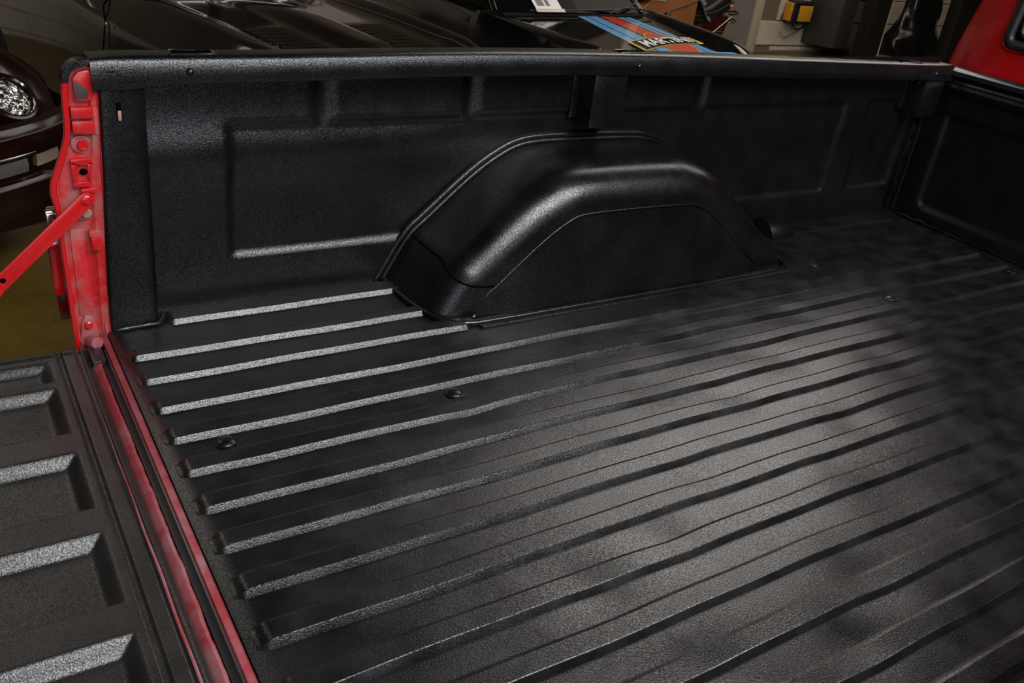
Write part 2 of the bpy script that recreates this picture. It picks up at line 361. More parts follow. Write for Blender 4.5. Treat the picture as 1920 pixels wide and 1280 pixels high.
def bedside(side):
    """inner wall, top rail, wheel house and posts of one bed side; side=+1 far, -1 near (mirrored)"""
    Y = (lambda y: y) if side > 0 else (lambda y: -BW - y)
    part = 'bed_side'
    def depth(x, z):
        e = 0.010
        def rect(x0, x1, z0, z1): return sstep(x0 - e, x0 + e, x) * (1 - sstep(x1 - e, x1 + e, x)) * sstep(z0 - e, z0 + e, z) * (1 - sstep(z1 - e, z1 + e, z))
        m = max(rect(.252, 2.07, .10, .372), rect(2.175, 2.385, .10, .372))
        for a, b in ((.425, .462), (.77, .80), (1.455, 1.487)): m = max(m, rect(a, b, .3, .60))
        bulge = -0.010 * math.exp(-((z - 0.318) / 0.055) ** 2) * (1 - sstep(.5, 1.1, x)) - 0.004 * math.exp(-((z - 0.31) / 0.06) ** 2)
        return 0.010 * m + bulge + 0.0012 * math.sin(11 * x) * math.sin(17 * z)
    def fw_(u, v):
        x = 0.06 + u * (BL - 0.06); z = -0.01 + v * 0.515
        return (x, Y(depth(x, z)), z)
    bs = grid(part, 300, 80, fw_, 'liner', truck)
    # rear post (black cover)
    def fpost(u, v):
        # section in plan: from the jamb edge to the wall
        xr = smooth_tab([(-.05, .003), (.02, .003), (.237, .012), (.355, .017), (.5, .022)], -0.05 + v * 0.56)
        z = -0.012 + v * 0.50
        sec = [(xr - .004, -.045), (xr, -.058), (xr + .006, -.062), (.05, -.062), (.082 + .006 * v, -.060), (.090 + .006 * v, -.054), (.0945 + .004 * v, .004)]
        t = u * (len(sec) - 1); i = min(int(t), len(sec) - 2); k = t - i
        return (sec[i][0] + (sec[i + 1][0] - sec[i][0]) * k, Y(sec[i][1] + (sec[i + 1][1] - sec[i][1]) * k), z)
    post = grid('rear_post', 13, 40, fpost, 'liner_post', truck); autosmooth(post, 50)
    box('post_slot', .0450, .0548, *sorted((Y(-.0626), Y(-.060))), .402, .436, 'gap', post, .002)
    box('post_slot_backing', .0478, .0535, *sorted((Y(-.0630), Y(-.060))), .404, .4215, 'rust_bolt', post, .0006)
    bm = bmesh.new(); add_tube(bm, [(0.012, Y(-.064), .002), (.03, Y(-.067), .004), (.05, Y(-.064), .003), (.07, Y(-.066), .005), (.088, Y(-.064), .003), (.10, Y(-.05), .005), (.104, Y(-.02), .003)], [.004, .006, .004, .005, .005, .008, .004], 8)
    autosmooth(bmo('post_sealer', bm, 'liner_smooth', post), 60)
    # top rail, extruded along x with stake-pocket openings in its top
    prof = [(-.052, .470), (-.0635, .464), (-.0660, .468), (-.0610, .492), (-.0588, .501), (-.0555, .507), (-.050, .5095), (-.038, .5095), (.002, .508), (.014, .506), (.022, .501), (.028, .490), (.034, .470)]
    holes = [(.150, .222), (1.155, 1.235), (2.215, 2.31)]
    xs = [0.012]
    while xs[-1] < BL: xs.append(min(BL, xs[-1] + 0.03))
    for a, b in holes: xs += [a, b]
    xs = sorted(set(round(x, 4) for x in xs)); m = len(prof)
    v = []; f = []
    for x in xs:
        e = sstep(.0, .05, x); notch = 0.004 * (1 - sstep(.085, .115, x))
        for k, (y, z) in enumerate(prof):
            zz = z + rdz(x) - (0.003 * (1 - e) if k > 2 else 0) - (notch * 2.2 if k < 3 else 0)
            v.append((x, Y(y), zz))
    kh = prof.index((-.038, .5095))
    for i in range(len(xs) - 1):
        xm = (xs[i] + xs[i + 1]) / 2
        for j in range(m - 1):
            if j == kh and any(a < xm < b for a, b in holes): continue
            f.append((i * m + j, (i + 1) * m + j, (i + 1) * m + j + 1, i * m + j + 1))
    f.append(tuple(range(m)))
    rail = pyd('top_rail', v, f, 'liner', truck); autosmooth(rail, 45)
    for a, b in holes:
        z = .509 + rdz((a + b) / 2)
        ym0, ym1 = Y(-.038), Y(.002)
        pyd('stake_pocket_hole', [(a, ym0, z), (b, ym0, z), (b, ym1, z - .001), (a, ym1, z - .001), (a, ym0, z - .032), (b, ym0, z - .032), (b, ym1, z - .032), (a, ym1, z - .032)],
            [(0, 1, 5, 4), (1, 2, 6, 5), (2, 3, 7, 6), (3, 0, 4, 7), (4, 5, 6, 7)], 'gap', rail)
        bm = bmesh.new(); add_tube(bm, [(a - .004, ym0, z), (a + .004, ym0, z + .001), (b - .004, ym0, z + .001), (b + .003, ym0, z), (b + .002, ym1, z - .001), (a + .002, ym1, z - .001), (a - .004, ym0, z)], .0022, 6, False)
        autosmooth(bmo('pocket_rim', bm, 'liner_smooth', rail), 60)
    for x in (0.172, 1.19, 2.36):
        disc('rail_bolt', (x, Y(-.0625), .485 + rdz(x)), (0, -side, 0.05), [(.007, -.002), (.007, .001), (.0055, .004), (.003, .0055), (0, .006)], 'liner_smooth', rail, 14)
    # stake-pocket boxes under the rail
    for x0, x1, z0 in ((1.073, 1.168, .350), (2.335, 2.43, .335)):
        ya, yb = sorted((Y(-.0585), Y(.02)))
        pk = box('stake_pocket_box', x0, x1, ya, yb, z0, .466 + rdz(x0), 'liner_smooth', truck, .0022)
        disc('pocket_bolt', (x0, Y(-.028), .452 + rdz(x0)), (-1, 0, 0), [(.009, -.001), (.009, .001), (.006, .004), (0, .005)], 'liner_smooth', pk, 14)
        box('pocket_flange', x0 - .022, x0 + .004, *sorted((Y(-.006), Y(.012))), z0 + .012, .462 + rdz(x0), 'liner_smooth', pk, .002)
    # wheel house
    n = 90; s_x = []
    pts = []
    tot = len(WHO) - 1
    for i in range(n):
        t = i / (n - 1) * tot; k = min(int(t), tot - 1); q = t - k
        P0 = WHO[max(k - 1, 0)]; P1 = WHO[k]; P2 = WHO[k + 1]; P3 = WHO[min(k + 2, tot)]
        def cr(a, b, c_, d): return 0.5 * ((2 * b) + (-a + c_) * q + (2 * a - 5 * b + 4 * c_ - d) * q * q + (-a + 3 * b - 3 * c_ + d) * q ** 3)
        pts.append((cr(P0[0], P1[0], P2[0], P3[0]), cr(P0[1], P1[1], P2[1], P3[1])))
    nor = []
    for i in range(n):
        a = pts[max(i - 2, 0)]; b = pts[min(i + 2, n - 1)]; d = Vector((b[0] - a[0], b[1] - a[1])).normalized(); nor.append((d.y, -d.x))
    for _ in range(4): nor = [tuple(Vector(nor[max(i - 1, 0)]) * .25 + Vector(nor[i]) * .5 + Vector(nor[min(i + 1, n - 1)]) * .25) for i in range(n)]
    secs = [(0.012, 0.0), (-.03, 0.0), (-.09, 0.0005), (-.14, 0.002)]
    RR = .078
    for a in range(0, 91, 10):
        secs.append((-.158 - RR * math.sin(R(a)), .004 + RR * (1 - math.cos(R(a)))))
    secs += [(-.2365, .0845), (-.2375, .0875), (-.2365, .091), (-.2355, .094)]
    v = []; f = []; m = len(secs)
    for i in range(n):
        for (y, off) in secs:
            x = pts[i][0] + nor[i][0] * off; z = pts[i][1] + nor[i][1] * off
            v.append((x, Y(y), z))
    for i in range(n - 1):
        for j in range(m - 1): f.append((i * m + j, (i + 1) * m + j, (i + 1) * m + j + 1, i * m + j + 1))
    wh = pyd('wheel_house', v, f, 'liner_smooth', truck, True)
    # flat inner side panel with draft down to the foot flange
    v = []; f = []; ns = 7
    for i in range(n):
        x = pts[i][0] + nor[i][0] * .092; z = max(pts[i][1] + nor[i][1] * .092, -.004)
        for k in range(ns):
            q = k / (ns - 1); v.append((x, Y(-.2358 - .026 * q * min(1, max(0, z) / .1)), z * (1 - q) + .002 * q if z > .002 else .002))
    for i in range(n - 1):
        for k in range(ns - 1): f.append((i * ns + k, (i + 1) * ns + k, (i + 1) * ns + k + 1, i * ns + k + 1))
    pyd('side_panel', v, f, 'liner_smooth', wh, True)
    # foot flange on the floor and the bead against the wall
    fl_pts = []
    for q in [(.592, -.0), (.592, -.07), (.595, -.13), (.604, -.185), (.62, -.228), (.648, -.258), (.69, -.268), (.80, -.270), (1.0, -.270), (1.25, -.270), (1.5, -.270), (1.60, -.268), (1.66, -.258), (1.69, -.22), (1.70, -.12), (1.70, 0)]: fl_pts.append((q[0], Y(q[1]), .005))
    tube('foot_bead', fl_pts, .0065, 'liner_smooth', wh, 8)
    pyd('foot_flange', [(.70, Y(-.287), .0005), (1.66, Y(-.287), .0005), (1.655, Y(-.285), .0045), (.695, Y(-.285), .0045), (.68, Y(-.255), .0075), (1.64, Y(-.255), .0075)], [(0, 1, 2, 3), (3, 2, 5, 4)], 'liner', wh)
    bead = [(p[0] - nn[0] * .004, Y(-.004), p[1] - nn[1] * .004) for p, nn in zip(pts, nor)][::2]
    tube('arch_bead', bead, .0065, 'liner', wh, 8)
    bead = [(p[0] - nn[0] * .014, Y(.003), p[1] - nn[1] * .014) for p, nn in zip(pts, nor)][::2]
    tube('arch_flange', bead, .008, 'liner', wh, 8)
    # lap seam across the rear slope
    seam = []
    for y, o_ in secs[:-3]:
        zt_ = .106 - .42 * max(0, -y - .15)
        for k in range(n // 2):
            za = pts[k][1] + nor[k][1] * o_; zb_ = pts[k + 1][1] + nor[k + 1][1] * o_
            if za <= zt_ < zb_:
                q = (zt_ - za) / (zb_ - za); xa = pts[k][0] + nor[k][0] * (o_ - .0006); xb = pts[k + 1][0] + nor[k + 1][0] * (o_ - .0006)
                seam.append((xa + (xb - xa) * q, Y(y - (.0006 if y < -.2 else 0)), zt_)); break
    tube('panel_bead', [(p[0] + nn[0] * .090, Y(-.2365), p[1] + nn[1] * .090) for p, nn in zip(pts, nor) if p[1] + nn[1] * .09 > .006 and .66 < p[0] + nn[0] * .09 < 1.63][::2], .0032, 'liner', wh, 8)
    tube('lap_seam', seam, .0022, 'gap', wh, 6)
    # drain cone behind the wheel house
    cx, cy = 1.835, Y(-.04)
    disc('vent_cone', (cx, cy, .0), (.85, -side * .15, .12), [(0, -.031), (.052, -.03), (.050, .0), (.040, .035), (.024, .07), (.010, .085), (0, .087)], 'liner', truck, 18)
    # corner flange with slots at the front
    cf = box('corner_flange', 2.405, 2.432, *sorted((Y(-.014), Y(.01))), .03, .34, 'liner_smooth', truck, .002)
    for z in (.06, .12, .185, .25, .30): box('flange_slot', 2.411, 2.426, *sorted((Y(-.0155), Y(-.013))), z, z + .020, 'gap', cf, .0005)
    tube('flange_lip', [(2.438, Y(-.018), .02), (2.438, Y(-.018), .345)], .0045, 'liner_smooth', cf, 8)
    # outer body side, hidden behind the rail but part of the truck
    op = [(.033, .470), (.05, .466), (.085, .455), (.11, .43), (.125, .36), (.145, .26), (.15, .18), (.135, .08), (.125, -.10), (.11, -.33)]
    xs2 = [0.004 + i * (BL - 0.0) / 50 for i in range(51)]
    v = [(x, Y(y), z + (rdz(x) if z > .45 else rdz(x) * .3)) for x in xs2 for y, z in op]; m2 = len(op)
    def inarch(i, j):
        x = xs2[i]; z = op[j][1]; return (x - 1.15) ** 2 + (z + .33) ** 2 < .40 ** 2
    f = [(i * m2 + j, (i + 1) * m2 + j, (i + 1) * m2 + j + 1, i * m2 + j + 1) for i in range(50) for j in range(m2 - 1) if not inarch(i, j)]
    autosmooth(pyd('outer_side', v, f, 'red_clean', truck), 40)
    # wheel in the arch
    wy = Y(0.02); disc('rear_wheel', (1.15, wy, G + .36), (0, side, 0), [(0, -.10), (.18, -.10), (.20, -.11), (.34, -.11), (.36, -.08), (.36, .08), (.34, .11), (.20, .11), (.18, .07), (0, .06)], 'tyre', truck, 28)
    return bs
bedside(1)
bedside(-1)

# front bulkhead
def fbulk(u, v):
    y = -u * BW; z = -0.01 + v * .49; e = .009
    yy = -y; yy = min(yy, BW - yy)
    m = sstep(.085 - e, .085 + e, yy) * sstep(.048 - e, .048 + e, z) * (1 - sstep(.345 - e, .345 + e, z))
    # rounded lower corner of the recess
    cx, cz, rr = .085 + .03, .048 + .03, .03
    if yy < cx and z < cz: m = min(m, 1 - sstep(rr - e, rr + e, math.hypot(cx - yy, cz - z)))
    return (BL + .012 * m - .002, y, z)
bulk = grid('front_bulkhead', 220, 70, fbulk, 'liner', truck)
sec = [(-.006, .405), (-.018, .418), (-.022, .428), (-.018, .436), (-.006, .440), (-.004, .446), (-.012, .452), (-.020, .462), (-.018, .474), (-.008, .481), (.008, .484), (.03, .482), (.045, .474), (.05, .44)]
v = []; f = []; ny = 40; m = len(sec)
for i in range(ny):
    y = .03 - i * (BW + .06) / (ny - 1)
    for a, z in sec: v.append((BL + a, y, z + .004))
for i in range(ny - 1):
    for j in range(m - 1): f.append((i * m + j, (i + 1) * m + j, (i + 1) * m + j + 1, i * m + j + 1))
autosmooth(pyd('bulkhead_rail', v, f, 'liner_smooth', truck), 45)

# ------------------------------------------------------------------ tailgate jamb (far side)
def jamb(side):
    Y = (lambda y: y) if side > 0 else (lambda y: -BW - y)
    S = lambda a, b: sorted((Y(a), Y(b)))
    outer = [(-.020, .492), (-.029, .482), (-.035, .45), (-.036, .412), (-.039, .376), (-.052, .338), (-.068, .298), (-.071, .275), (-.066, .244), (-.0655, .18), (-.064, .10), (-.063, .034), (-.061, -.03), (-.060, -.12)]
    inner = [(.0215, .492), (.0215, .482), (.021, .45), (.020, .412), (.018, .376), (.016, .338), (.014, .298), (.0135, .275), (.013, .244), (.010, .18), (.006, .10), (.003, .034), (.003, -.03), (.003, -.12)]
    zz_ = [.492 - .612 * i / 48 for i in range(49)]
    to_ = [(z, x) for x, z in reversed(outer)]; ti_ = [(z, x) for x, z in reversed(inner)]
    outer = [(smooth_tab(to_, z), z) for z in zz_]; inner = [(smooth_tab(ti_, z), z) for z in zz_]
    v = []; f = []
    for (a, z), (b, _) in zip(outer, inner):
        for q, y in ((0, -.046), (.17, -.046), (.2, -.040), (.55, -.040), (.72, -.044), (.8, -.050), (.93, -.052), (1.0, -.056)): v.append((a + (b - a) * q, Y(y), z))
    for i in range(len(outer) - 1):
        for j in range(7): f.append((i * 8 + j, (i + 1) * 8 + j, (i + 1) * 8 + j + 1, i * 8 + j + 1))
    jp = pyd('tailgate_jamb', v, f, 'red_dusty' if True else 'red', truck); autosmooth(jp, 30)
    # clean painted rim along the outer contour
    v = []; f = []
    rim = outer[2:]
    def off(i):
        a = rim[max(i - 1, 0)]; b = rim[min(i + 1, len(rim) - 1)]; d = Vector((b[0] - a[0], b[1] - a[1])).normalized(); return (-d.y, d.x)
    for i, (x, z) in enumerate(rim):
        o_ = off(i)
        wd = .0115 if z > .24 else .009
        for q, y in ((.022, .03), (.0, -.044), (.0015, -.0510), (wd * .8, -.0515), (wd, -.047), (wd, -.040)):
            v.append((x + o_[0] * q, Y(y), z + o_[1] * q))
    for i in range(len(rim) - 1):
        for j in range(5): f.append((i * 6 + j, (i + 1) * 6 + j, (i + 1) * 6 + j + 1, i * 6 + j + 1))
    autosmooth(pyd('jamb_rim', v, f, 'red_clean', jp), 35)
    # inner edge flange, dark red line next to the black post
    tube('inner_flange', [(b + .001, Y(-.055), z) for b, z in inner], .0028, 'red_clean', jp, 8)
    # black overspray on the top end
    cap = []
    for k in range(13):
        t = R(180 - 90 * k / 12); cap.append((-.002 + .031 * math.cos(t), .468 + .0365 * math.sin(t)))
    cap += [(.020, .5045), (.0215, .499)]
    for k in range(13):
        t = R(90 + 90 * k / 12); cap.append((-.000 + .022 * math.cos(t), .468 + .026 * math.sin(t)))
    extrude_poly('top_cap', cap, 'y', Y(-.0545), Y(-.030), 'liner_post', jp, .0008)
    # tapered upper block, dusty
    extrude_poly('upper_block', [(-.016, .436), (.006, .436), (.014, .440), (.016, .482), (.010, .488), (-.008, .484), (-.016, .474)], 'y', Y(-.0525), Y(-.04), 'red', jp, .002)
    extrude_poly('overspray_patch', [(-.0155, .440), (.0055, .440), (.004, .458), (-.006, .466), (-.0155, .470)], 'y', Y(-.0530), Y(-.051), 'overspray', jp, .0003)
    # striker bracket with two steps
    for z0, z1, y in ((.4085, .427, -.056), (.381, .4035, -.056)):
        extrude_poly('striker_bracket', [(-.0245, z0), (.010, z0), (.010, z1 - .001), (-.0245, z1)], 'y', Y(y), Y(-.04), 'red', jp, .0015)
    extrude_poly('striker_shelf', [(-.0245, .4035), (.010, .4035), (.012, .4085), (-.0245, .4085)], 'y', Y(-.0465), Y(-.04), 'red_dusty', jp, .001)
    extrude_poly('bracket_side', [(.010, .378), (.0175, .376), (.0185, .424), (.010, .427)], 'y', Y(-.0535), Y(-.04), 'red_dusty', jp, .0015)
    # round bolt in a dished boss
    disc('boss_ring', (-.013, Y(-.041), .360), (0, -side, 0), [(.0165, 0), (.0155, .003), (.0125, .004), (.0118, .001), (0, .0008)], 'red_dusty', jp, 24)
    disc('striker_bolt', (-.011, Y(-.041), .358), (0, -side, 0), [(.0088, 0), (.0088, .004), (.0072, .0065), (.0055, .006), (0, .006)], 'red_clean', jp, 18)
    # latch bracket: frame with a square opening and a round hole
    bm = bmesh.new()
    for x0, x1, z0, z1 in ((-.033, -.0235, .291, .330), (-.0075, .006, .291, .330), (-.033, .006, .325, .336), (-.033, .006, .284, .2945)):
        add_box(bm, x0, x1, *S(-.0500, -.04), z0, z1, .0016, 2)
    autosmooth(bmo('latch_bracket', bm, 'red_clean', jp), 35)
    disc('latch_hole', (-.0140, Y(-.0442), .3110), (0, -side, 0), [(0, .0012), (.0056, .0012), (.0064, .0002)], 'gap', jp, 18)
    extrude_poly('latch_lower_lip', [(-.022, .272), (.006, .274), (.006, .283), (-.022, .282)], 'y', Y(-.052), Y(-.04), 'red', jp, .002)
    # plate with a worn tan bolt
    extrude_poly('bolt_plate', [(-.030, .2215), (.004, .2215), (.004, .262), (-.030, .262)], 'y', Y(-.0445), Y(-.04), 'red_dusty', jp, .001)
    disc('worn_bolt', (-.0165, Y(-.0445), .2345), (0, -side, 0), [(.0095, 0), (.0095, .002), (.0075, .004), (0, .0045)], 'rust_bolt', jp, 8)
    # small bumper hook
    extrude_poly('bump_stop', [(-.0145, .1665), (.0015, .1665), (.0015, .192), (-.0145, .192)], 'y', Y(-.0605), Y(-.044), 'red_clean', jp, .002)
    extrude_poly('bump_stop_root', [(-.017, .190), (.0025, .190), (.0025, .2035), (-.017, .2035)], 'y', Y(-.0545), Y(-.044), 'red_dusty', jp, .002)
    # long pressed rib of the lower jamb
    extrude_poly('jamb_rib', [(-.047, .03), (-.026, .03), (-.022, .05), (-.022, .205), (-.0475, .205)], 'y', Y(-.0425), Y(-.038), 'red_dusty', jp, .003)
    # lower hinge bracket
    hb = extrude_poly('hinge_bracket', [(-.055, -.045), (-.013, -.045), (-.020, .012), (-.027, .030), (-.039, .032), (-.046, .016)], 'y', Y(-.0475), Y(-.039), 'red_dusty', jp, .0025)
    disc('hinge_bolt', (-.0345, Y(-.0475), .0135), (0, -side, 0), [(.0082, 0), (.0082, .0045), (.006, .0062), (0, .0062)], 'red', jp, 6)
    box('hinge_step', -.050, -.018, *S(-.0525, -.046), -.030, -.018, 'red_dusty', jp, .002)
    box('jamb_slot_clip', -.0068, -.0028, *S(-.056, -.05), -.02, .016, 'red_dusty', jp, .001)
    # tail light behind the rim
    tl = box('tail_light', -.068, -.02, *S(.035, .115), .02, .195, 'lens_red', truck, .006)
    box('chrome_bezel', -.0760, -.045, *S(.020, .045), -.005, .215, 'chrome', tl, .004)
    box('lens_strip', -.0785, -.06, *S(.016, .035), .05, .155, 'lens_red', tl, .002)
jamb(1); jamb(-1)

# ------------------------------------------------------------------ rear sill
sill = box('rear_sill', -.0165, -.0035, -BW + .02, -.02, -.06, -.0105, 'sill_red', truck, .003)
tube('sill_lip', [(-.0025, -.03, -.012), (-.0025, -BW + .03, -.012)], .003, 'gap', sill, 6)
box('sill_gasket', -.0285, -.0168, -BW + .02, -.05, -.06, -.030, 'rubber', sill, .002)
box('sill_trim_line', -.0180, -.0166, -BW + .02, -.09, -.04, -.0205, 'dull_metal', sill, .0003)

# ------------------------------------------------------------------ tailgate, lowered
PK = [(-.178, -.108)] + [(-.347 - .2055 * k, -.200 - .2055 * k) for k in range(7)]
def fgate(u, v):
    # non-uniform spacing in x: dense near the hinge
    x = -.0465 - .4535 * (u ** 1.4); y = -.0635 - v * (BW - .127)
    z = -.020
    z -= .010 * sstep(-.060, -.0465, x) ** 2
    z -= .0035 * (sstep(-.070, -.066, x) - sstep(-.0615, -.0575, x)) * 1.0
    z -= .007 * (sstep(-.1, -.0965, x) - sstep(-.0925, -.089, x))
    for k, (a, b) in enumerate(PK):
        d = .019 if k else .016
        m_ = min(max(0, min(1, (b + .002 - y) / .022)), max(0, min(1, (y - a + .002) / .016)), max(0, min(1, (-.111 - x) / .025)), max(0, min(1, (x + .46) / .02)))
        z -= d * (m_ * m_ * (3 - 2 * m_) * .55 + m_ * .45)
    e = min(-.0635 - y, y + BW - .0635); z -= .012 * (1 - sstep(0, .018, e)); z += .004 * (sstep(.002, .012, e) - sstep(.022, .034, e))
    z -= .012 * sstep(.48, .5, -x)
    return (x, y, z)
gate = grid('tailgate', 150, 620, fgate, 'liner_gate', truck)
box('gate_shell', -.50, -.030, -BW + .0645, -.0645, -.085, -.043, 'red_clean', gate, .006)
# worn painted hinge edge
v = []; f = []; n = 120
for i in range(n):
    y = -.12 - i * (BW - .2) / (n - 1); j1 = random.uniform(-.0006, .0006) + .0006 * math.sin(i * .41) + .0004 * math.sin(i * .93 + 1)
    for x, z in ((-.0465, -.034), (-.043, -.028), (-.036 + j1, -.0235), (-.031 + j1, -.026), (-.029 + j1, -.036), (-.029, -.05)): v.append((x, y, z))
for i in range(n - 1):
    for j in range(5): f.append((i * 6 + j, (i + 1) * 6 + j, (i + 1) * 6 + j + 1, i * 6 + j + 1))
autosmooth(pyd('worn_hinge_edge', v, f, 'sill_red', gate), 40)
tube('worn_paint_line', [(-.0625 + .0006 * math.sin(i), -.30 - i * .03, -.0200) for i in range(40)], [.0002 + .0020 * min(1, i / 14) for i in range(40)], 'sill_red', gate, 6)
disc('hinge_pin', (-.0285, -.075, -.012), (.3, -1, .35), [(.013, -.02), (.013, .004), (.011, .007), (0, .008)], 'sill_red', gate, 16)
box('hinge_bracket', -.046, -.020, -.135, -.068, -.05, -.018, 'liner_gate', gate, .006)

# ------------------------------------------------------------------ folding tailgate links
def strap(y0, y1, a, b, wd, name, parent, mat='red_clean', hole=None):
    a = Vector(a); b = Vector(b); d = (b - a).normalized(); nrm = Vector((-d.y, d.x)); poly = []
    for k in range(9):
        t = math.pi / 2 + math.pi * k / 8; p = a + d * math.cos(t) * wd + nrm * math.sin(t) * wd; poly.append((p.x, p.y))
    for k in range(9):
        t = -math.pi / 2 + math.pi * k / 8; p = b + d * math.cos(t) * wd + nrm * math.sin(t) * wd; poly.append((p.x, p.y))
    return extrude_poly(name, poly, 'y', y0, y1, mat, parent, .0008)
lk = strap(-.0655, -.062, (-.0165, .266), (-.190, .104), .0135, 'tailgate_link', truck)
disc('link_pivot', (-.0165, -.0655, .266), (0, -1, 0), [(.009, 0), (.009, .0015), (.007, .003), (0, .0032)], 'red_clean', lk, 18)
disc('link_hole', (-.1635, -.0656, .131), (0, -1, 0), [(0, .0004), (.0042, .0004), (.005, 0)], 'gap', lk, 16)
strap(-.070, -.0665, (-.178, .113), (-.36, .0), .0125, 'lower_link', lk)
disc('lower_link_pivot', (-.36, -.064, .0), (0, 1, 0), [(.008, -.01), (.008, .03), (0, .03)], 'dull_metal', lk, 12)

# ------------------------------------------------------------------ cab
CX = 2.535
cab_root = None
def cabpanel():
    zb, zt = -.25, 1.02
    yc = -BW / 2
    def half(z): return .905 - .095 * sstep(.35, 1.05, z) - .05 * max(0, z - .5)
    # back wall with window opening
    wz0, wz1, wy = .578, .93, .70
    v = []; f = []
    zs = [zb, 0, .2, .4, wz0, .7, .82, wz1, .97, 1.0, zt]; ss = [-1, -.97, -.9, 'l', -.4, 0, .4, 'r', .9, .97, 1]
    for z in zs:
        h = half(z)
        for s in ss:
            y = yc + (s * h if not isinstance(s, str) else (-wy if s == 'l' else wy) * (1 - .10 * max(0, z - wz0)))
            a = abs(y - yc) / h
            x = CX + .02 * max(0, z - .5) + .05 * sstep(.9, 1.0, a) + .06 * sstep(.93, zt, z)
            v.append((x, y, z))
    m_ = len(ss)
    for i in range(len(zs) - 1):
        for j in range(m_ - 1):
            if 3 <= j < 7 and 4 <= i < 7: continue
            f.append((i * m_ + j, (i + 1) * m_ + j, (i + 1) * m_ + j + 1, i * m_ + j + 1))
    cb = pyd('cab', v, f, 'cab_red', truck); autosmooth(cb, 40)
    # sides, roof
    for sgn in (1, -1):
        def fs(u, w_):
            z = zb + w_ * (zt - zb); x = CX + .05 + u * 1.5; return (x, yc + sgn * (half(z) - .0), z + 0)
        grid('cab_side', 12, 14, fs, 'cab_red', cb)
    def fr(u, w_): return (CX + .08 + u * 1.3, yc + (w_ * 2 - 1) * half(zt), zt + .03 * (1 - (w_ * 2 - 1) ** 4))
    grid('roof', 8, 14, fr, 'cab_red', cb)
    # window: glass, rubber gasket and chrome-like bead
    x0 = CX - .003
    gl = pyd('rear_window', [(x0 + .012 + .02 * (wz0 - .5), yc - wy, wz0), (x0 + .012 + .02 * (wz0 - .5), yc + wy, wz0), (x0 + .014 + .02 * (wz1 - .5), yc + wy * .965, wz1), (x0 + .014 + .02 * (wz1 - .5), yc - wy * .965, wz1)], [(0, 1, 2, 3)], 'glass_dark', cb)
    def ring(o_, r_, nm, mt, dx):
        p = [(-wy - o_, wz0 - o_), (wy + o_, wz0 - o_), (wy * .965 + o_, wz1 + o_), (-wy * .965 - o_, wz1 + o_)]; q = []
        for k in range(4):
            a = Vector(p[k - 1]); b = Vector(p[k]); c_ = Vector(p[(k + 1) % 4]); rr = .035
            e0 = b + (a - b).normalized() * rr; e1 = b + (c_ - b).normalized() * rr
            for t in (0, .25, .5, .75, 1): q.append(e0 * (1 - t) ** 2 + b * 2 * t * (1 - t) + e1 * t * t)
        q.append(q[0])
        bm_ = bmesh.new(); add_tube(bm_, [(CX + dx + .02 * (w_.y - .5), yc + w_.x, w_.y) for w_ in q], r_, 10, False)
        return autosmooth(bmo(nm, bm_, mt, gl), 60)
    ring(.002, .014, 'window_gasket', 'rubber', -.004); ring(-.022, .007, 'inner_frame', 'trim_black', .004); ring(.017, .003, 'gasket_bead', 'red_clean', -.004)
    return cb
cabpanel()
box('frame_rail', -.02, 4.0, -1.30, -1.15, -.30, -.12, 'gap', truck, .01); box('frame_rail', -.02, 4.0, -.50, -.35, -.30, -.12, 'gap', truck, .01)
for y in (.02, -BW - .02):
    disc('front_wheel', (4.45, y, G + .36), (0, 1, 0), [(0, -.10), (.18, -.10), (.20, -.11), (.34, -.11), (.36, -.08), (.36, .08), (.34, .11), (.20, .11), (.18, .07), (0, .06)], 'tyre', truck, 28)
box('front_body', 4.0, 5.1, -BW - .08, .08, -.42, .40, 'cab_red', truck, .06, 3)

# ------------------------------------------------------------------ parked cars
def wheel_set(root, xs, half, r=.31):
    for x in xs:
        for s in (-1, 1):
            wl = disc('wheel', (x, s * half, r), (0, s, 0), [(r * .62, -.09), (r * .95, -.10), (r, -.07), (r, .07), (r * .95, .10), (r * .64, .10), (r * .62, .06)], 'tyre', root, 28)
            disc('rim', (x, s * half, r), (0, s, 0), [(r * .63, .0), (r * .63, .085), (r * .58, .09), (r * .52, .05), (r * .2, .04), (r * .15, .07), (0, .075)], 'dull_metal', wl, 24)
def car_shell(root, top, halfw, x0, x1, low, mat, nx=90, ny=70, sidez=.52):
    """body skin: a modelled top surface z=top(x,y) with sides tucked down to `low`"""
    v = []; f = []; rows = ny + 14
    for i in range(nx):
        x = x0 + (x1 - x0) * i / (nx - 1); w_ = halfw(x); row = []
        for j in range(ny):
            s = -1 + 2 * j / (ny - 1); y = w_ * .96 * s; row.append((x, y, top(x, y)))
        ze = row[0][2]; side = []
        for k in range(1, 8):
            t = k / 7; z = ze + (low - ze) * t; b = math.sin(min(1, t * 1.6) * math.pi / 2) * .04 - .05 * max(0, t - .6)
            side.append((z, w_ * .96 + b * (w_ / .8)))
        full = [(x, -yy, z) for z, yy in reversed(side)] + row + [(x, yy, z) for z, yy in side]
        v += full
    m_ = len(full)
    for i in range(nx - 1):
        for j in range(m_ - 1): f.append((i * m_ + j, (i + 1) * m_ + j, (i + 1) * m_ + j + 1, i * m_ + j + 1))
    f.append(tuple(range(m_))); f.append(tuple((nx - 1) * m_ + j for j in range(m_)))
    o = pyd('body', v, f, mat, root); autosmooth(o, 40); return o
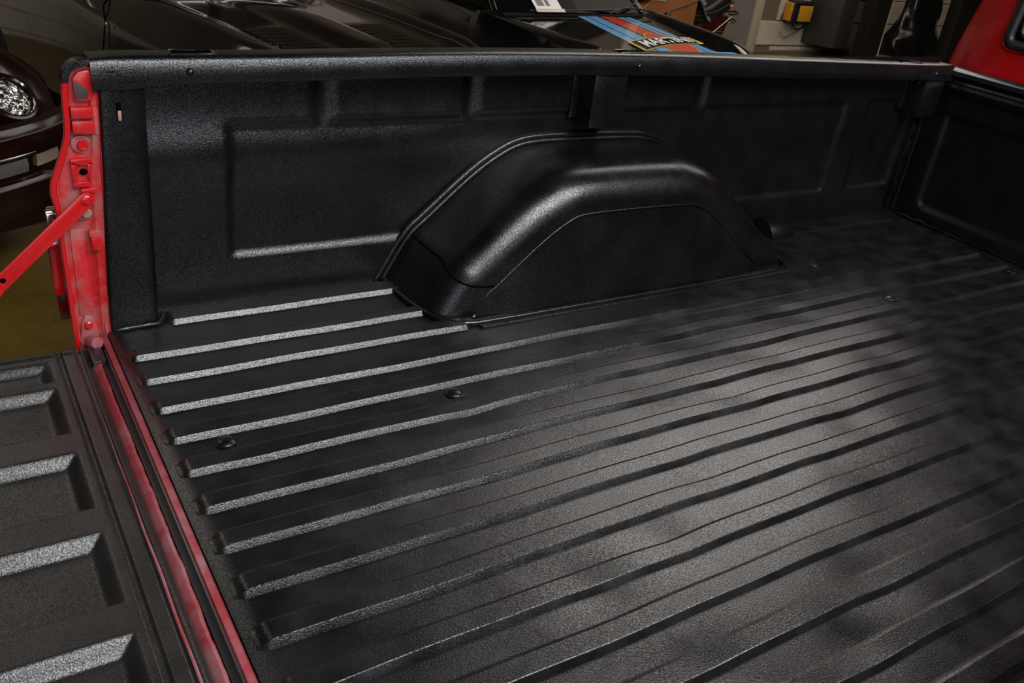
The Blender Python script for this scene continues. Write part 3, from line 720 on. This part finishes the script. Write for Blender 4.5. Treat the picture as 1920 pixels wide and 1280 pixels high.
def greenhouse(root, base, xw, xr, half, z0, z1, rake=.75, gl='glass_dark', roofmat='car_black'):
    """windscreen, roof, side glass and rear screen; xw = foot of the windscreen, xr = foot of the rear screen"""
    xa, xb = xw - rake, xr + .55; ht = half * .78
    pyd('windshield', [(xw, -half, z0), (xw + .06, 0, z0 + .005), (xw, half, z0), (xa, ht, z1), (xa + .05, 0, z1 + .02), (xa, -ht, z1)], [(0, 1, 4, 5), (1, 2, 3, 4)], gl, base)
    pyd('rear_screen', [(xr, -half * .9, z0), (xr, half * .9, z0), (xb, ht, z1), (xb, -ht, z1)], [(0, 1, 2, 3)], gl, base)
    for s in (-1, 1): pyd('side_glass', [(xw, s * half, z0), (xa, s * ht, z1), (xb, s * ht, z1), (xr, s * half * .9, z0)], [(0, 1, 2, 3)], gl, base)
    pyd('roof', [(xa, -ht, z1), (xa + .05, 0, z1 + .02), (xa, ht, z1), (xb, ht, z1), (xb, 0, z1 + .04), (xb, -ht, z1)], [(0, 1, 4, 5), (1, 2, 3, 4)], roofmat, base, True)
    for s in (-1, 1): tube('pillar', [(xw, s * half, z0), (xa, s * ht, z1), (xb, s * ht, z1), (xr, s * half * .9, z0)], .022, roofmat, base, 8)

# --- car A: long louvred bonnet, dark brown-black (middle)
aA = R(-76); lA = Vector((-math.sin(aA), math.cos(aA))); OA = Vector((1.2, 3.6)) + lA * .115
carA = thing('louvred_car', 'dark brown sports car with two rows of bonnet louvres behind the bed rail', 'car', (OA.x, OA.y, G), aA)
def hwA(x): return lerp_tab([(-3.0, .62), (-2.4, .76), (-1.0, .80), (.3, .82), (1.2, .80), (1.7, .70), (2.0, .52), (2.12, .30)], x)
def topA(x, y):
    w_ = hwA(x); a = abs(y) / w_
    z = lerp_tab([(-3.0, .62), (-2.2, .78), (-.3, .84), (.1, .815), (.8, .80), (1.3, .775), (1.7, .70), (2.0, .58), (2.12, .45)], x)
    z += .055 * math.exp(-((abs(y) - .60 * w_ / .8) / .10) ** 2) * sstep(-.2, .5, x)
    z += .050 * math.exp(-((y + .0) / .115) ** 4) * sstep(.05, .7, x) * (1 - sstep(1.55, 1.95, x))
    z -= .20 * max(0, a - .80) ** 1.5 * 6
    return z
bodyA = car_shell(carA, topA, hwA, -2.2, 2.12, .2, 'car_brown', 120, 90)
greenhouse(carA, bodyA, .02, -1.7, .60, .83, 1.20, .55)
def drape(name, top, xy, mat, parent, dz, nx=24, ny=10):
    """thin skin that follows the bonnet between xy=(x0,x1,ya(x),yb(x))"""
    x0, x1, ya, yb = xy
    v = []; f = []
    for i in range(nx):
        x = x0 + (x1 - x0) * i / (nx - 1); a = ya(x) if callable(ya) else ya; b = yb(x) if callable(yb) else yb
        for j in range(ny): y = a + (b - a) * j / (ny - 1); v.append((x, y, top(x, y) + dz))
    for i in range(nx - 1):
        for j in range(ny - 1): f.append((i * ny + j, (i + 1) * ny + j, (i + 1) * ny + j + 1, i * ny + j + 1))
    n0 = len(v); v += [(p[0], p[1], p[2] - max(.003, dz * .9)) for p in v]
    f += [tuple(q + n0 for q in reversed(g_)) for g_ in f]
    rim = [i * ny for i in range(nx)] + [(nx - 1) * ny + j for j in range(1, ny)] + [i * ny + ny - 1 for i in range(nx - 2, -1, -1)] + [j for j in range(ny - 2, 0, -1)]
    for a, b in zip(rim, rim[1:] + rim[:1]): f.append((a, b, b + n0, a + n0))
    o = pyd(name, v, f, mat, parent); autosmooth(o, 40); return o
bonA = drape('bonnet', topA, (.08, 1.62, -.495, .495), 'car_brown', carA, .007, 60, 60)
for s in (-1, 1):
    tube('bonnet_seam', [(x, s * .502, topA(x, s * .502) + .003) for x in [.08 + .05 * i for i in range(31)]], .004, 'trim_black', bonA, 6)
    tube('bonnet_bead', [(x, s * .515, topA(x, s * .515) + .004) for x in [.3 + .05 * i for i in range(27)]], .003, 'dull_metal', bonA, 6)
    for k in range(9):
        x = .86 + k * .062; y0, y1 = (s * .17, s * .43); v = []; f = []
        for j in range(7):
            y = y0 + (y1 - y0) * j / 6; e = math.sin(math.pi * min(1, max(0, .12 + j / 6 * .76)))
            e = min(1, e * 1.6); zb = topA(x, y) + .007
            v += [(x + .026, y, zb + .0005), (x - .008, y, zb + .0085 * e), (x - .011, y, zb + .007 * e), (x - .012, y, zb)]
        for j in range(6):
            for q in range(3): f.append((j * 4 + q, (j + 1) * 4 + q, (j + 1) * 4 + q + 1, j * 4 + q + 1))
        autosmooth(pyd('louvre', v, f, 'car_brown', bonA), 30)
tube('windscreen_base_trim', [(.03, -.62, .835), (.085, -.3, .845), (.095, 0, .848), (.085, .3, .845), (.03, .62, .835)], .010, 'chrome', bodyA, 8)
for y in (-.22, .30):
    disc('wiper_pivot', (.14, y, topA(.14, y)), (0, 0, 1), [(.020, -.01), (.020, .012), (.012, .022), (0, .026)], 'dull_metal', bodyA, 14)
    tube('wiper_arm', [(.14, y, topA(.14, y) + .02), (.10, y + .15, .875), (.05, y + .30, .89)], .006, 'dull_metal', bodyA, 6)
tube('door_seam', [(.22, -.80 - .028, .60), (.20, -.80, .72), (.10, -.755, .79), (.02, -.66, .83)], .004, 'gap', bodyA, 6)
disc('marker_light', (.24, -.815, .725), (.1, -1, .2), [(.010, -.004), (.010, .003), (0, .006)], 'dull_metal', bodyA, 10)
mir = tube('door_mirror', [(-.30, -.70, .82), (-.28, -.76, .86), (-.27, -.82, .87)], [.012, .012, .03], 'chrome', bodyA, 10)
wheel_set(carA, (-1.55, 1.15), .70)

# --- car B: black car with racing stripes on the bonnet (right)
MA = R(-88); mh = Vector((math.cos(MA), math.sin(MA))); ml = Vector((-mh.y, mh.x)); MO = Vector((3.8, 3.7))
aB = R(-84); hB = Vector((math.cos(aB), math.sin(aB))); lB = Vector((-hB.y, hB.x))
OB = MO + ml * (-.04)
carB = thing('striped_car', 'black sports car with blue and red racing stripes on its bonnet', 'car', (OB.x, OB.y, G), aB)
def hwB(x): return lerp_tab([(-3.1, .64), (-2.4, .84), (-1.2, .86), (.1, .89), (.7, .86), (1.1, .78), (1.4, .62), (1.55, .44)], x)
def crB(x): return lerp_tab([(-3.1, .70), (.0, .80), (.3, .78), (.8, .70), (1.2, .58), (1.6, .46)], x)
def topB(x, y):
    c_ = crB(x); a = abs(y)
    zc = .76 - .09 * x if x > 0 else .76 + .03 * min(1, -x) - .10 * sstep(-1.6, -3.1, x)
    zc = zc - .30 * sstep(.95, 1.6, x) ** 1.5
    zf = .795 - .035 * max(0, x) - .42 * sstep(.85, 1.6, x) ** 1.6 if x > 0 else zc + .012
    t = sstep(c_ - .13, c_ - .01, a); z = zc * (1 - t) + max(zf, zc) * t
    if a > c_: z -= .9 * (a - c_) ** 1.6
    return z
bodyB = car_shell(carB, topB, hwB, -2.25, 1.55, .2, 'car_black', 110, 100)
greenhouse(carB, bodyB, .0, -1.9, .70, .775, 1.28, .62)
def on_hood(f_, l_):   # (forward, left) of the emblem layout -> car axes
    p = MO + mh * f_ + ml * l_ - OB; return (p.dot(hB), p.dot(lB))
def skin(name, nx, ny, fn, mat, parent, dz):
    v = []
    for i in range(nx):
        for j in range(ny):
            x, y = on_hood(*fn(i / (nx - 1), j / (ny - 1))); v.append((x, y, topB(x, y) + dz))
    f = [(i * ny + j, (i + 1) * ny + j, (i + 1) * ny + j + 1, i * ny + j + 1) for i in range(nx - 1) for j in range(ny - 1)]
    return pyd(name, v, f, mat, parent, True)
def stripe(name, l0, l1, f0, f1, l0b, l1b, mat, dz):
    return skin(name, 40, 6, lambda u, w_: (f0 + (f1 - f0) * u, (l0 + (l0b - l0) * u) * (1 - w_) + (l1 + (l1b - l1) * u) * w_), mat, bodyB, dz)
F0, F1 = .04, .66
stripe('blue_stripe', -.037, .038, F0, 1.05, -.070, .048, 'blue', .0025)
stripe('navy_stripe', .038, .050, F0, 1.05, .048, .066, 'navy', .0022)
stripe('blue_stripe', .050, .150, F0, 1.05, .066, .215, 'blue', .0025)
stripe('navy_stripe', .150, .178, F0, 1.05, .215, .25, 'navy', .0022)
stripe('red_stripe', .178, .318, F0, 1.05, .250, .450, 'orange_red', .0026)
stripe('navy_stripe', .318, .338, F0, 1.05, .450, .468, 'navy', .0022)
stripe('blue_stripe', .338, .392, F0, 1.05, .468, .505, 'blue', .0025)
stripe('navy_stripe', .392, .406, F0, 1.05, .505, .518, 'navy', .0022)
stripe('blue_stripe', .406, .468, F0, 1.05, .518, .605, 'blue', .0025)
# emblem: ball, bar and lettering laid on the bonnet
def oval(name, fr, lr, mat, dz, parent):
    return skin(name, 16, 40, lambda u, w_: (.68 + fr * u * math.cos(w_ * 2 * math.pi), .315 + lr * u * math.sin(w_ * 2 * math.pi)), mat, parent, dz)
emb = oval('emblem_outline', .250, .158, 'gold', .0040, bodyB)
oval('emblem_ball', .238, .146, 'orange_red', .0055, emb)
def bar(k, dz, mat, nm):
    # curved name bar: rows run along the width, gently arched
    def fn(u, w_):
        w2 = k * .4 + w_ * (1 - .8 * k) if k else w_
        l_ = -.075 + (.612 + .075) * (k * .35 + w_ * (1 - .7 * k)); a = (l_ + .075) / .687
        mid = .755 - .150 * a - .050 * math.sin(a * math.pi) + .0 * a; hh = (.098 - .02 * a) * (1 - 1.0 * k)
        return (mid + (u - .5) * 2 * hh, l_)
    return skin(nm, 8, 60, fn, mat, emb, dz)
bar(0, .0070, 'gold', 'bar_outline'); bar(.14, .0085, 'black_print', 'name_bar')
cu = bpy.data.curves.new('lettering', 'FONT'); cu.body = 'MARTINI'; cu.size = 1.0; cu.extrude = 0.0; cu.offset = 0.02
to = bpy.data.objects.new('lettering_curve', cu); C.objects.link(to)
bpy.context.view_layer.update(); dg = bpy.context.evaluated_depsgraph_get()
tm = bpy.data.meshes.new_from_object(to.evaluated_get(dg)); bpy.data.objects.remove(to); bpy.data.curves.remove(cu)
bx0 = min(v_.co.x for v_ in tm.vertices); bx1 = max(v_.co.x for v_ in tm.vertices); by1 = max(v_.co.y for v_ in tm.vertices)
for v_ in tm.vertices:
    a = (v_.co.x - bx0) / (bx1 - bx0); b = v_.co.y / by1
    l_ = .010 + a * .535; aa = (l_ + .075) / .687; mid = .755 - .150 * aa - .050 * math.sin(aa * math.pi); hh = (.098 - .02 * aa) * .62
    f_ = mid + hh - 2 * hh * b; p = on_hood(f_, l_)
    v_.co = (p[0], p[1], topB(*p) + .0135)
let = link('lettering', tm, 'white_print', emb)
# cowl, wipers
box('cowl', -.06, .055, -.66, .66, .755, .772, 'trim_black', carB, .004)
tube('wiper_blade', [(.02, -.42, .785), (.035, 0, .792), (.03, .45, .80), (-.02, .62, .835)], .008, 'rubber', bodyB, 6)
tube('wiper_arm', [(.06, .30, .78), (.05, .45, .815), (.02, .60, .81), (.05, .80, .79)], .007, 'rubber', bodyB, 6)
for s in (-1, 1):
    hl = disc('headlight', (1.32, s * .50, .60), (.9, 0, .42), [(.115, -.05), (.115, .0), (.105, .012), (.098, .006), (.06, .02), (0, .028)], 'lamp', bodyB, 24)
tube('bonnet_seam', [on_hood(f_, l_) + (topB(*on_hood(f_, l_)) + .001,) for f_, l_ in ((.02, -.66), (.4, -.60), (.8, -.50), (1.1, -.44))], .0035, 'gap', bodyB, 6)
wheel_set(carB, (-1.55, .55), .72)
# price sheet leaning inside the windscreen
ps = thing('info_sheet', 'white printed information sheet propped at foot of striped car windscreen', 'sheet', tuple((Vector((OB.x, OB.y, G)) + Vector((hB.x, hB.y, 0)) * .045 + Vector((lB.x, lB.y, 0)) * (-.26) + Vector((0, 0, .782)))), aB)
def sheet_pt(u, w_): return (-.045 * 0 - w_ * .30, (u - .5) * .235 + w_ * -.0, w_ * .215 + .012)
def sheet_poly(nm, u0, u1, w0, w1, mat, d, par):
    c_ = [(u0, w0), (u1, w0), (u1, w1), (u0, w1)]; nrm = Vector((.215, 0, .30)).normalized()
    a = [Vector(sheet_pt(*q)) + nrm * d for q in c_]; b = [p - nrm * .0015 for p in a]
    return pyd(nm, a + b, [(0, 1, 2, 3), (7, 6, 5, 4), (0, 1, 5, 4), (1, 2, 6, 5), (2, 3, 7, 6), (3, 0, 4, 7)], mat, par)
sheet_poly('page', 0, 1, 0, 1, 'paper', .002, ps)
for w0, w1, a, b in ((.86, .90, .15, .85), (.80, .835, .15, .9), (.74, .775, .15, .88), (.68, .705, .15, .8), (.45, .475, .35, .7)): sheet_poly('print_line', a, b, w0, w1, 'grey_print', .0035, ps)
for a, b in ((.12, .38), (.46, .60)): sheet_poly('print_block', a, b, .10, .28, 'grey_print', .0035, ps)
sheet_poly('holder', -.04, 1.06, -.06, .02, 'dull_metal', .006, ps)

# --- car C: round headlight, fog lamp and indicator (left edge)
aC = R(-64); hC = Vector((math.cos(aC), math.sin(aC))); lC = Vector((-hC.y, hC.x))
HL = Vector((.05, 2.07)); OC = HL - hC * 1.30 - lC * .56
carC = thing('round_headlight_car', 'near-black maroon sports car with round headlight beside the truck tailgate', 'car', (OC.x, OC.y, G), aC)
def hwC(x): return lerp_tab([(-3.1, .60), (-2.4, .82), (-1.2, .82), (.1, .88), (.9, .88), (1.25, .83), (1.42, .70), (1.52, .54)], x)
def topC(x, y):
    a = abs(y)
    zc = .76 - .06 * max(0, x) - .22 * sstep(.9, 1.58, x) ** 1.4
    zf = .84 - .03 * max(0, x) - .50 * sstep(.98, 1.45, x) ** 1.3
    t = sstep(.34, .50, a); z = zc * (1 - t) + max(zf, .47 if x > 1.3 else zc) * t
    if a > .62: z -= 1.4 * (a - .62) ** 1.6
    return z
bodyC = car_shell(carC, topC, hwC, -3.1, 1.47, .24, 'car_maroon', 110, 90)
greenhouse(carC, bodyC, .0, -2.0, .66, .78, 1.28, .6)
for s in (1, -1):
    hd = disc('headlight_ring', (1.26, s * .56, .655), (.66, s * .10, .75), [(.115, -.10), (.115, .0), (.105, .020), (.096, .022), (.090, .012), (.089, -.005)], 'car_maroon', bodyC, 32)
    disc('headlight_lens', (1.26, s * .56, .655), (.66, s * .10, .75), [(.090, -.004), (.08, .012), (.05, .024), (0, .030)], 'lamp', hd, 32)
    disc('headlight_trim', (1.26, s * .56, .656), (.66, s * .10, .75), [(.096, .018), (.092, .025), (.088, .018)], 'chrome', hd, 32)
# bumper skin wraps the front, with lamps let into it
v = []; f = []; n = 40; secb = [(.0, .63), (.035, .625), (.055, .60), (.06, .55), (.055, .52), (.03, .515), (.03, .44), (.05, .435), (.06, .42), (.055, .37), (.03, .30), (-.05, .24)]
def bump_line(t):
    y = -.88 + 1.76 * t; x = 1.50 - .30 * abs(y / .88) ** 3.2; return x, y
for i in range(n):
    x, y = bump_line(i / (n - 1)); x2, y2 = bump_line(min(1, i / (n - 1) + .01)); x1_, y1_ = bump_line(max(0, i / (n - 1) - .01)); d = Vector((x2 - x1_, y2 - y1_)).normalized(); nn = Vector((d.y, -d.x))
    if nn.x < 0: nn = -nn
    for o_, z in secb: v.append((x + nn.x * o_, y + nn.y * o_, z))
m = len(secb)
for i in range(n - 1):
    for j in range(m - 1): f.append((i * m + j, (i + 1) * m + j, (i + 1) * m + j + 1, i * m + j + 1))
bumper = pyd('front_bumper', v, f, 'car_maroon', carC); autosmooth(bumper, 35)
def bumper_lamp(y0, y1, z0, z1, out, mat, nm):
    v = []; f = []; k = 8
    for i in range(k + 1):
        y = y0 + (y1 - y0) * i / k; x = 1.50 - .30 * abs(y / .88) ** 3.2
        v += [(x + .02, y, z0), (x + out, y, z0 + .004), (x + out + .004, y, (z0 + z1) / 2), (x + out, y, z1 - .004), (x + .02, y, z1)]
    for i in range(k):
        for j in range(4): f.append((i * 5 + j, (i + 1) * 5 + j, (i + 1) * 5 + j + 1, i * 5 + j + 1))
    f += [(0, 1, 2, 3, 4), tuple(k * 5 + j for j in (4, 3, 2, 1, 0))]
    return autosmooth(pyd(nm, v, f, mat, bumper), 35)
for s in (1, -1):
    a, b = (.275, .455) if s > 0 else (-.455, -.275); bumper_lamp(a, b, .462, .518, .052, 'fog_lens', 'fog_lamp')
    a, b = (.495, .61) if s > 0 else (-.61, -.495); bumper_lamp(a, b, .470, .524, .054, 'signal_lens', 'indicator')
tube('bumper_strip', [(bump_line(.5 + i / 50)[0] + .062, bump_line(.5 + i / 50)[1], .425) for i in range(24)], .004, 'dull_metal', bumper, 6)
tube('upper_bumper_line', [(bump_line(.5 + i / 50)[0] + .060, bump_line(.5 + i / 50)[1], .600) for i in range(24)], .003, 'dull_metal', bumper, 6)
tube('lamp_bezel_line', [(bump_line(.6 + i / 50)[0] + .058, bump_line(.6 + i / 50)[1], .530) for i in range(10)], .004, 'chrome', bumper, 6)
wheel_set(carC, (-2.0, .35), .72)

# ------------------------------------------------------------------ things along the far wall
# orange-brown wooden cabinet with a sloping front
wc = thing('wooden_cabinet', 'orange-brown wooden cabinet with slanted side behind the striped car', 'cabinet', (5.62, 4.98, G))
extrude_poly('cabinet_side', [(-.62, 0), (.52, 0), (.52, .85), (.06, .85), (-.10, .66), (-.36, .48), (-.62, .46)], 'y', -.02, .02, 'wood', wc, .004)
extrude_poly('cabinet_body', [(-.60, 0), (.50, 0), (.50, .84), (.06, .84), (-.12, .66), (-.60, .66)], 'y', .02, .34, 'wood', wc, .004)
extrude_poly('edge_trim', [(-.62, .455), (-.36, .475), (-.10, .655), (-.10, .668), (-.36, .488), (-.62, .468)], 'y', -.028, -.02, 'tan', wc, .001)
box('white_top', -.55, .10, -.03, .33, .70, .735, 'paper', wc, .004)
extrude_poly('metal_strip', [(.14, .28), (.20, .30), (.20, .62), (.15, .60)], 'y', -.030, -.02, 'dull_metal', wc, .001)
extrude_poly('dark_slot', [(.10, .28), (.14, .28), (.15, .60), (.11, .58)], 'y', -.024, -.02, 'gap', wc, .0005)
extrude_poly('strip_top', [(.20, .61), (.50, .70), (.50, .715), (.20, .625)], 'y', -.030, -.02, 'dull_metal', wc, .001)

# motorcycle with thick black seat
mc = thing('motorcycle', 'maroon motorcycle with thick black leather seat in front of the grey door', 'motorcycle', (6.78, 5.70, G), R(0))
def seat_pt(u, w_):
    # u along the bike, w_ across the section
    x = -.55 + u * .98; a = w_ * 2 * math.pi
    zc = lerp_tab([(0, .43), (.35, .45), (.62, .49), (.78, .57), (.9, .62), (1, .60)], u); hz = lerp_tab([(0, .05), (.1, .09), (.5, .10), (.75, .12), (.9, .14), (1, .07)], u); hy = lerp_tab([(0, .10), (.2, .16), (.7, .20), (.95, .18), (1, .10)], u)
    return (x, hy * math.copysign(abs(math.cos(a)) ** .7, math.cos(a)), zc + hz * math.copysign(abs(math.sin(a)) ** .7, math.sin(a)))
st = grid('seat', 44, 33, seat_pt, 'leather', mc)
tube('seat_piping', [(-.5 + .9 * i / 14, -.19 - .015 * math.sin(i / 14 * math.pi), lerp_tab([(0, .47), (.5, .49), (.75, .54), (1, .64)], i / 14)) for i in range(15)], .012, 'leather', st, 8)
extrude_poly('rear_fender', [(-.60, .12), (.25, .12), (.36, .30), (.44, .44), (.40, .50), (-.55, .42)], 'y', -.16, .16, 'maroon', mc, .03)
bm = bmesh.new(); add_box(bm, -.45, .30, -.25, -.15, .10, .36, .04, 3); autosmooth(bmo('side_bag', bm, 'maroon', mc), 50)
tube('chrome_strut', [(.10, -.265, .33), (.34, -.26, .50)], .010, 'chrome', mc, 8)
tube('grab_hook', [(.40, -.12, .53), (.52, -.12, .535), (.58, -.12, .515), (.50, -.12, .500), (.44, -.12, .505)], .010, 'trim_black', mc, 8)
tube('grab_hook', [(.40, -.14, .44), (.50, -.14, .455), (.55, -.14, .44), (.49, -.14, .42)], .010, 'trim_black', mc, 8)
disc('amber_glow_reflector', (.372, -.195, .605), (.2, -1, .1), [(.016, -.01), (.016, .004), (0, .010)], 'amber', mc, 14)
for x in (-.95, .12): disc('wheel', (x, 0, .30), (0, 1, 0), [(.20, -.04), (.29, -.05), (.30, 0), (.29, .05), (.20, .04), (.19, .02), (0, .03)], 'tyre', mc, 26)
extrude_poly('tank', [(-1.0, .45), (-.56, .40), (-.50, .52), (-.70, .66), (-.95, .66)], 'y', -.13, .13, 'maroon', mc, .04)
tube('frame_tube', [(-.95, 0, .30), (-.85, 0, .5), (-.4, 0, .35), (.12, 0, .30)], .025, 'trim_black', mc, 8)
# blue-grey cloth on the seat
def cloth(u, w_):
    x = -.42 + u * .30; y = -.22 + w_ * .32; return (x, y, .60 + .08 * math.sin(u * 5 + w_ * 2) * math.sin(w_ * 4 + 1) - .35 * max(0, .35 - w_) + .10 * (1 - u))
cl = grid('draped_cloth', 20, 20, cloth, 'bluegrey'); cl.location = (6.98, 5.68, G + .03)
md = cl.modifiers.new('thick', 'SOLIDIFY'); md.thickness = .01
tag(cl, 'blue-grey cloth draped over front of the motorcycle seat', 'cloth')

# yellow charger on the wall with its cord
ch = thing('battery_charger', 'small yellow and dark blue charger box hung on the cream wall', 'charger', (8.80, WY - .02, -.44))
box('case', -.16, .17, -.14, 0, .02, .28, 'dark_blue', ch, .02, 3)
box('face_panel', -.075, .155, -.152, -.138, .055, .235, 'yellow', ch, .006)
box('side_panel', -.185, -.155, -.12, -.01, .05, .26, 'yellow', ch, .008)
tube('hanger', [(.08, -.05, .28), (.09, -.03, .40), (.09, -.005, .60)], .010, 'cable_white', ch, 8)
tube('cord', [(-.05, -.06, .02), (-.02, -.08, -.03), (.05, -.08, -.05), (.14, -.07, -.03), (.19, -.04, .06), (.20, -.02, .2)], .010, 'trim_black', ch, 8)
cd = tube('loose_cable', [(8.64, WY - .025, -.52), (8.66, WY - .03, -.56), (8.71, WY - .03, -.60), (8.78, WY - .03, -.59), (8.88, WY - .03, -.54), (8.96, WY - .03, -.51)], .004, 'dull_metal', None, 6)
tag(cd, 'thin grey cable looping on the wall below the yellow charger', 'cable')
ck = tube('hanging_cord', [(8.61, WY - .02, -.405), (8.605, WY - .022, -.35), (8.63, WY - .022, -.315), (8.64, WY - .022, -.27), (8.645, WY - .02, -.22)], .006, 'trim_black', None, 6)
tag(ck, 'short dark kinked cord on the wall left of the yellow charger', 'cord')

# grey metal wall cabinet
gc = thing('grey_wall_cabinet', 'dark grey metal cabinet hung low on the cream wall beside black post', 'cabinet', (9.45, WY - .02, G))
extrude_poly('case', [(-.40, -.0), (-.40, -.22), (-.30, -.42), (.50, -.42), (.54, -.38), (.54, 0)], 'z', .14, 1.05, 'grey_metal', gc, .012)
box('front_panel', -.05, .50, -.436, -.415, .16, .95, 'grey_metal_lt', gc, .006)
for z in (.44, .70): box('drawer_gap', -.045, .42, -.440, -.434, z, z + .014, 'gap', gc, .001)
disc('lock', (.20, -.438, .58), (0, -1, 0), [(.028, -.004), (.028, .008), (.016, .014), (0, .014)], 'dull_metal', gc, 16)
tube('bottom_pipe', [(-.16, -.22, .15), (-.06, -.22, .10), (.02, -.20, .12), (.10, -.2, .15)], .018, 'trim_black', gc, 8)
tube('drain_pipe', [(.0, -.20, .11), (.02, -.15, .06), (.10, -.05, .055), (.55, -.03, .05)], .010, 'trim_black', gc, 8)

# black posts, cable
p1 = thing('black_post', 'black square steel post standing right of the grey wall cabinet', 'post', (8.74, 4.9, G))
box('post_shaft', -.13, .13, -.08, .08, .0, 3.4, 'black_post', p1, .008); box('base_plate', -.20, .20, -.12, .12, 0, .02, 'black_post', p1, .004)
p2 = thing('black_post', 'dark post standing just left of the red cab', 'post', (10.36, 4.9, G))
box('post_shaft', -.20, .24, -.08, .08, .0, 3.4, 'black_post', p2, .008); box('base_plate', -.24, .26, -.12, .12, 0, .02, 'black_post', p2, .004)
wc2 = tube('white_cable', [(9.13, 5.0, G + .01), (9.12, 5.0, -.40), (9.10, 5.0, .2), (9.09, 5.0, 1.6), (9.09, 5.0, 2.9)], .011, 'cable_white', None, 8)
tag(wc2, 'thin pale vertical cable hanging right of the black post', 'cable')
# black plastic wrapped load on a wooden pallet
pal = thing('wooden_pallet', 'weathered brown wooden pallet under the black wrapped load', 'pallet', (10.30, 5.42, G))
for k in range(4): box('deck_board', -.72, .66, -.22 + k * .115, -.125 + k * .115, .10, .128, 'old_wood', pal, .004)
for x in (-.70, -.04, .56): box('bearer', x, x + .09, -.22, .22, .0, .10, 'old_wood', pal, .006)
def wrap(u, w_):
    a = w_ * 2 * math.pi; z = u * .80
    rx = lerp_tab([(0, .47), (.12, .50), (.25, .47), (.38, .37), (.5, .33), (.8, .30), (.95, .27), (1, .02)], u); ry = rx * .5
    k = 1 + .04 * math.sin(a * 7 + u * 9) + .03 * math.sin(a * 3 - u * 14)
    return (10.30 + rx * k * math.cos(a) + .05 * (u - .4), 5.42 + ry * k * math.sin(a), G + .130 + z)
wp = grid('wrapped_load', 40, 64, wrap, 'black_wrap'); tag(wp, 'lumpy load wrapped in shiny black plastic on the wooden pallet', 'load')
tb = box('tan_board', 10.05, 10.60, 5.28, 5.56, G + .932, G + .96, 'tan', None, .005); tag(tb, 'tan board lying on top of the black wrapped load', 'board')
